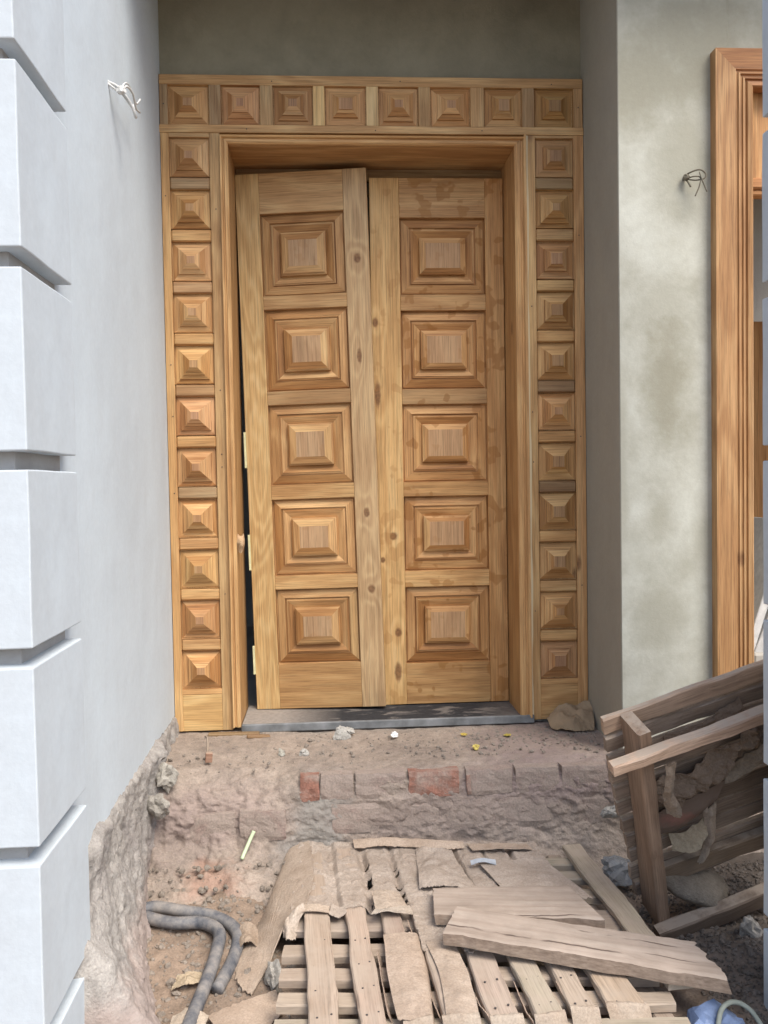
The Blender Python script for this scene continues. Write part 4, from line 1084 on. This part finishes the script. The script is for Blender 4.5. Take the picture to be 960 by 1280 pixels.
# ------------------------------------------------------------------ HOSE AND SMALL THINGS
hp = [(-.325, -1.16, -.40), (-.295, -1.02, -.388), (-.300, -.92, -.372), (-.37, -.850, -.362), (-.47, -.825, -.352), (-.560, -.795, -.350), (-.600, -.815, -.352), (-.575, -.85, -.352), (-.49, -.885, -.356), (-.405, -.885, -.360), (-.350, -.93, -.366), (-.345, -1.02, -.375), (-.355, -1.15, -.385), (-.372, -1.30, -.393), (-.39, -1.48, -.40), (-.40, -1.7, -.40)]
o = link('hose', tube_me('hose', hp, .0180, 22, 16, .035), HOSE); tag(o, 'dusty dark flexible hose doubled back on itself in the left of the pit', 'hose')
o = link('stick', tube_me('stick', [(-.318, -.585, -.306), (-.306, -.567, -.283), (-.292, -.550, -.255), (-.280, -.540, -.232)], .006, 6, 10), GREEN); tag(o, 'short pale green stick leaning on the earth bank below the landing', 'stick')
# wires
ww = empty('wire_bundle', (-.634, -.79, 2.13)); tag(ww, 'twisted white electric wires sticking out of the left wall', 'wire')
def wtube(parent, off, pts, r, mat): return link('wire', tube_me('wire', [Vector(p)-Vector(off) for p in pts], r, 6, 6), mat, parent)
woff = (-.634, -.79, 2.13)
wtube(ww, woff, [(-.640, -.78, 2.128), (-.61, -.775, 2.115), (-.59, -.765, 2.095), (-.575, -.74, 2.07), (-.57, -.72, 2.05), (-.575, -.70, 2.06), (-.58, -.71, 2.09)], .0042, WIRE_W)
wtube(ww, woff, [(-.640, -.785, 2.122), (-.605, -.765, 2.105), (-.59, -.74, 2.13), (-.585, -.68, 2.135), (-.59, -.62, 2.118), (-.59, -.56, 2.13)], .0036, WIRE_W)
wtube(ww, woff, [(-.600, -.77, 2.108), (-.592, -.745, 2.138), (-.588, -.70, 2.145), (-.588, -.63, 2.13), (-.59, -.585, 2.15), (-.59, -.55, 2.175)], .003, WIRE_W)
wtube(ww, woff, [(-.60, -.77, 2.10), (-.58, -.73, 2.075), (-.575, -.68, 2.065)], .003, WIRE_W)
link('wire_knot', stone_me('wire_knot', .015, 3, 2, .9), WIRE_W, ww, (-.6+.634, .02, -.025))
w2_ = empty('wire_bundle', (1.27, -.402, 1.97)); tag(w2_, 'dark looped wires hooked out of the mossy pillar face', 'wire'); wo2 = (1.27, -.402, 1.97)
wtube(w2_, wo2, [(1.262, -.400, 1.985), (1.27, -.43, 1.992), (1.30, -.45, 1.998), (1.322, -.45, 1.985), (1.318, -.45, 1.968), (1.29, -.44, 1.965), (1.27, -.42, 1.975)], .0028, WIRE_D)
wtube(w2_, wo2, [(1.265, -.400, 1.98), (1.285, -.44, 1.978), (1.304, -.45, 1.97), (1.298, -.455, 1.94), (1.283, -.455, 1.905)], .0024, WIRE_D)
wtube(w2_, wo2, [(1.30, -.45, 1.99), (1.308, -.455, 1.96), (1.325, -.455, 1.92)], .0022, WIRE_D)
wtube(w2_, wo2, [(1.262, -.400, 1.98), (1.268, -.42, 1.97), (1.278, -.43, 1.945)], .003, WIRE_D)
link('wire_knot', stone_me('wire_knot', .012, 5, 2, .9), WIRE_D, w2_, (-.005, -.018, .012))

def small(name, me, mat, loc, rot, label, cat, grp=None, t=None):
    o = link(name, me, mat, None, loc, rot); tag(o, label, cat, grp)
    if t: tint(o, *t)
    return o
def crumpled(name, r, seed, mat, loc, label, cat, flat=.7, t=None, rough=.9):
    bm = bmesh.new(); bmesh.ops.create_icosphere(bm, subdivisions=3, radius=1)
    for v in bm.verts:
        d = 1+crumple(v.co, rough, 1.6, seed)*.7; v.co = Vector((v.co.x*d, v.co.y*d, v.co.z*d*flat))*r
    return small(name, to_me(bm, name), mat, loc, (0, 0, seed), label, cat, t=t)
crumpled('crumpled_paper', .014, 1, PAPERW, (.225, -.13, -.045), 'tiny crumpled white paper on the landing in front of the doors', 'paper')
crumpled('flower', .012, 2, YELLOW, (.515, -.295, -.052), 'small yellow flower head lying on the landing', 'flower')
crumpled('flower_petals', .012, 5, YELLOW, (.495, -.14, -.05), 'flattened yellow petals near the threshold edge', 'flower', .25, (.9, .85, .7))
crumpled('flower_petals', .013, 8, YELLOW, (.66, -.16, -.052), 'faded yellow petals on the gravel near the right jamb', 'flower', .25, (.75, .75, .6))
def brown_paper():
    rows = [[(.850, -.030, -.030), (.885, -.022, .012), (.93, -.030, .026), (.975, -.018, .016), (1.022, -.022, .034)],
            [(.838, -.055, -.015), (.880, -.052, -.004), (.93, -.048, .018), (.98, -.055, .000), (1.024, -.045, .012)],
            [(.842, -.075, -.030), (.885, -.080, .006), (.93, -.088, -.008), (.975, -.078, .010), (1.020, -.085, -.010)],
            [(.850, -.100, -.046), (.890, -.105, -.022), (.93, -.112, -.012), (.97, -.118, -.030), (1.018, -.105, -.022)],
            [(.868, -.120, -.052), (.900, -.138, -.050), (.94, -.145, -.046), (.98, -.140, -.050), (1.010, -.135, -.050)]]
    o = loft('brown_paper', rows, 44, 56, BPAPER, .010, 22, 7, .0015, jag=1); tag(o, 'crumpled brown paper bag at the foot of the right door surround', 'paper')
brown_paper()
o = small('wood_offcut', to_me(bm_box(.20, .03, .016, .003), 'wood_offcut'), W_X, (-.40, -.030, -.052), (0, 0, -.04), 'thin wooden offcut pushed under the left foot of the door surround', 'offcut'); tint(o, .42, .42, .46)
o = small('wood_chip', to_me(bm_box(.09, .025, .014, .003), 'wood_chip'), W_X, (-.30, -.075, -.05), (0, .1, .15), 'short brown wood chip lying in front of the threshold corner', 'offcut'); tint(o, .40, .36, .38)
pg = empty('wood_peg', (-.455, -.33, -.055)); tag(pg, 'small dark square peg with a thin stem standing on the left of the landing', 'peg')
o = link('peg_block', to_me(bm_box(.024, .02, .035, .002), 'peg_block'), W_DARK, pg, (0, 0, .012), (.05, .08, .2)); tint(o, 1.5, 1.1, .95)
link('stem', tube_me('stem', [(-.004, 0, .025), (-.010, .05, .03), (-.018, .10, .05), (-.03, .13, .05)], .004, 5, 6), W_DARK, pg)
# bits of rubble that can be told apart
for (x, y, z, r, s, lab, tt) in [(-.117, -.288, -.052, .016, 1, 'pale pebble on the dusty landing left of the middle', (1, 1, 1)),
        (.02, -.11, -.045, .026, 2, 'broad flat stone on the landing in front of the left door leaf', (1, 1, 1)),
        (.055, -.075, -.04, .02, 3, 'pointed stone beside the broad flat one on the landing', (1, 1, 1)),
        (-.575, -.47, -.06, .045, 4, 'whitish mortar lump at the corner of the foundation and the landing', (.85, .83, .80)),
        (-.60, -.55, -.13, .04, 5, 'grey mortar lump just below the corner of the landing', (.72, .70, .68)),
        (.93, -.58, -.20, .03, 6, 'small grey lump wedged behind the leaning pallet', (.9, .9, .9)),
        (1.19, -1.03, -.385, .04, 7, 'pale stone on the dark gravel under the leaning pallet', (1, .95, .9)),
        (-.18, -1.14, -.385, .035, 8, 'grey stone between the hanging cardboard flap and the pallet', (.8, .78, .76)),
        (-.20, -.27, -.056, .014, 9, 'small grey stone near the left edge of the landing', (.9, .9, .85))]:
    o = small('stone', stone_me('stone', r, s, 3, .65, .55), E_LUMP, (x, y, z), (s, s*2, s*3), lab, 'stone'); tint(o, *tt)
crumpled('plastic_film', .06, 12, CLEAR, (.93, -.66, -.36), 'crumpled clear plastic film between the flat pallet and the leaning one', 'plastic', .6)
crumpled('plastic_bag', .055, 15, BLUE, (.885, -1.455, -.385), 'blue plastic bag on the earth at the lower right corner', 'bag', .8)
o = link('string', tube_me('string', [(.87, -1.50, -.37), (.90, -1.46, -.335), (.94, -1.44, -.33), (.975, -1.45, -.345), (.99, -1.49, -.37), (1.0, -1.55, -.40)], .006, 8, 8), STRING); tag(o, 'grey green cord looped beside the blue plastic bag', 'cord')

# loose gravel
def scatter(name, n, f, rmin, rmax, mat, seed):
    q = random.Random(seed); vs = []; fs = []
    bm = bmesh.new(); bmesh.ops.create_icosphere(bm, subdivisions=1, radius=1)
    bv = [v.co.copy() for v in bm.verts]; bf = [[v.index for v in f_.verts] for f_ in bm.faces]; bm.free()
    for _ in range(n):
        p = f(q)
        if p is None: continue
        r = rmin+(rmax-rmin)*q.random()**3; k = len(vs)
        R = Matrix.Rotation(q.uniform(0, 6.28), 3, 'Z') @ Matrix.Rotation(q.uniform(0, 6.28), 3, 'X')
        s = Vector((q.uniform(.7, 1.3), q.uniform(.7, 1.2), q.uniform(.5, .9)))
        for v in bv:
            c = R @ Vector((v.x*s.x, v.y*s.y, v.z*s.z))*(r*q.uniform(.85, 1.15)); vs.append(tuple(c+Vector(p)))
        fs += [[a+k for a in f_] for f_ in bf]
    me = bpy.data.meshes.new(name); me.from_pydata(vs, [], fs); o = link(name, me, mat); o['kind'] = 'stuff'; return o
def on_land(q):
    x = q.uniform(-.60, 1.0); y = -q.random()**1.3*.45
    if q.random() < .35: x = q.gauss(-.42, .1); y = q.gauss(-.07, .03)
    elif q.random() < .35: x = q.uniform(.45, 1.0); y = -abs(q.gauss(.12, .09))
    if y < -.42 or y > -.02 or x < -.6: return None
    return (x, y, -.060+(-.012 if y < -.38 else 0))
o = scatter('gravel', 1500, on_land, .0022, .010, E_GRAV, 5); tint(o, .85, .80, .74); tag(o, 'loose grit and small stones scattered on the landing', 'gravel', kind='stuff')
def on_pit(q):
    x = q.uniform(.93, 1.7); y = q.uniform(-1.75, -.6); return (x, y, pit_h(x, y)+.002)
o = scatter('gravel', 6500, on_pit, .003, .011, E_GRAV, 9); tint(o, .48, .44, .40); tag(o, 'dark crushed gravel on the ground under the leaning pallet', 'gravel', kind='stuff')
def on_left(q):
    x = q.uniform(-.62, -.12); y = q.uniform(-1.6, -.6); z = pit_h(x, y)
    s = 0
    for t in (.70, .74, .78, .82, .86, .90, .94):
        p, _ = landing_point(x, t)
        if abs(p.x-y) < .035: z = max(z, p.y)
    return (x, y, z)
o = scatter('gravel', 1600, on_left, .0018, .014, E_GRAV, 11); tint(o, .75, .70, .64); tag(o, 'grit on the earth bank and pit floor at the left around the hose', 'gravel', kind='stuff')
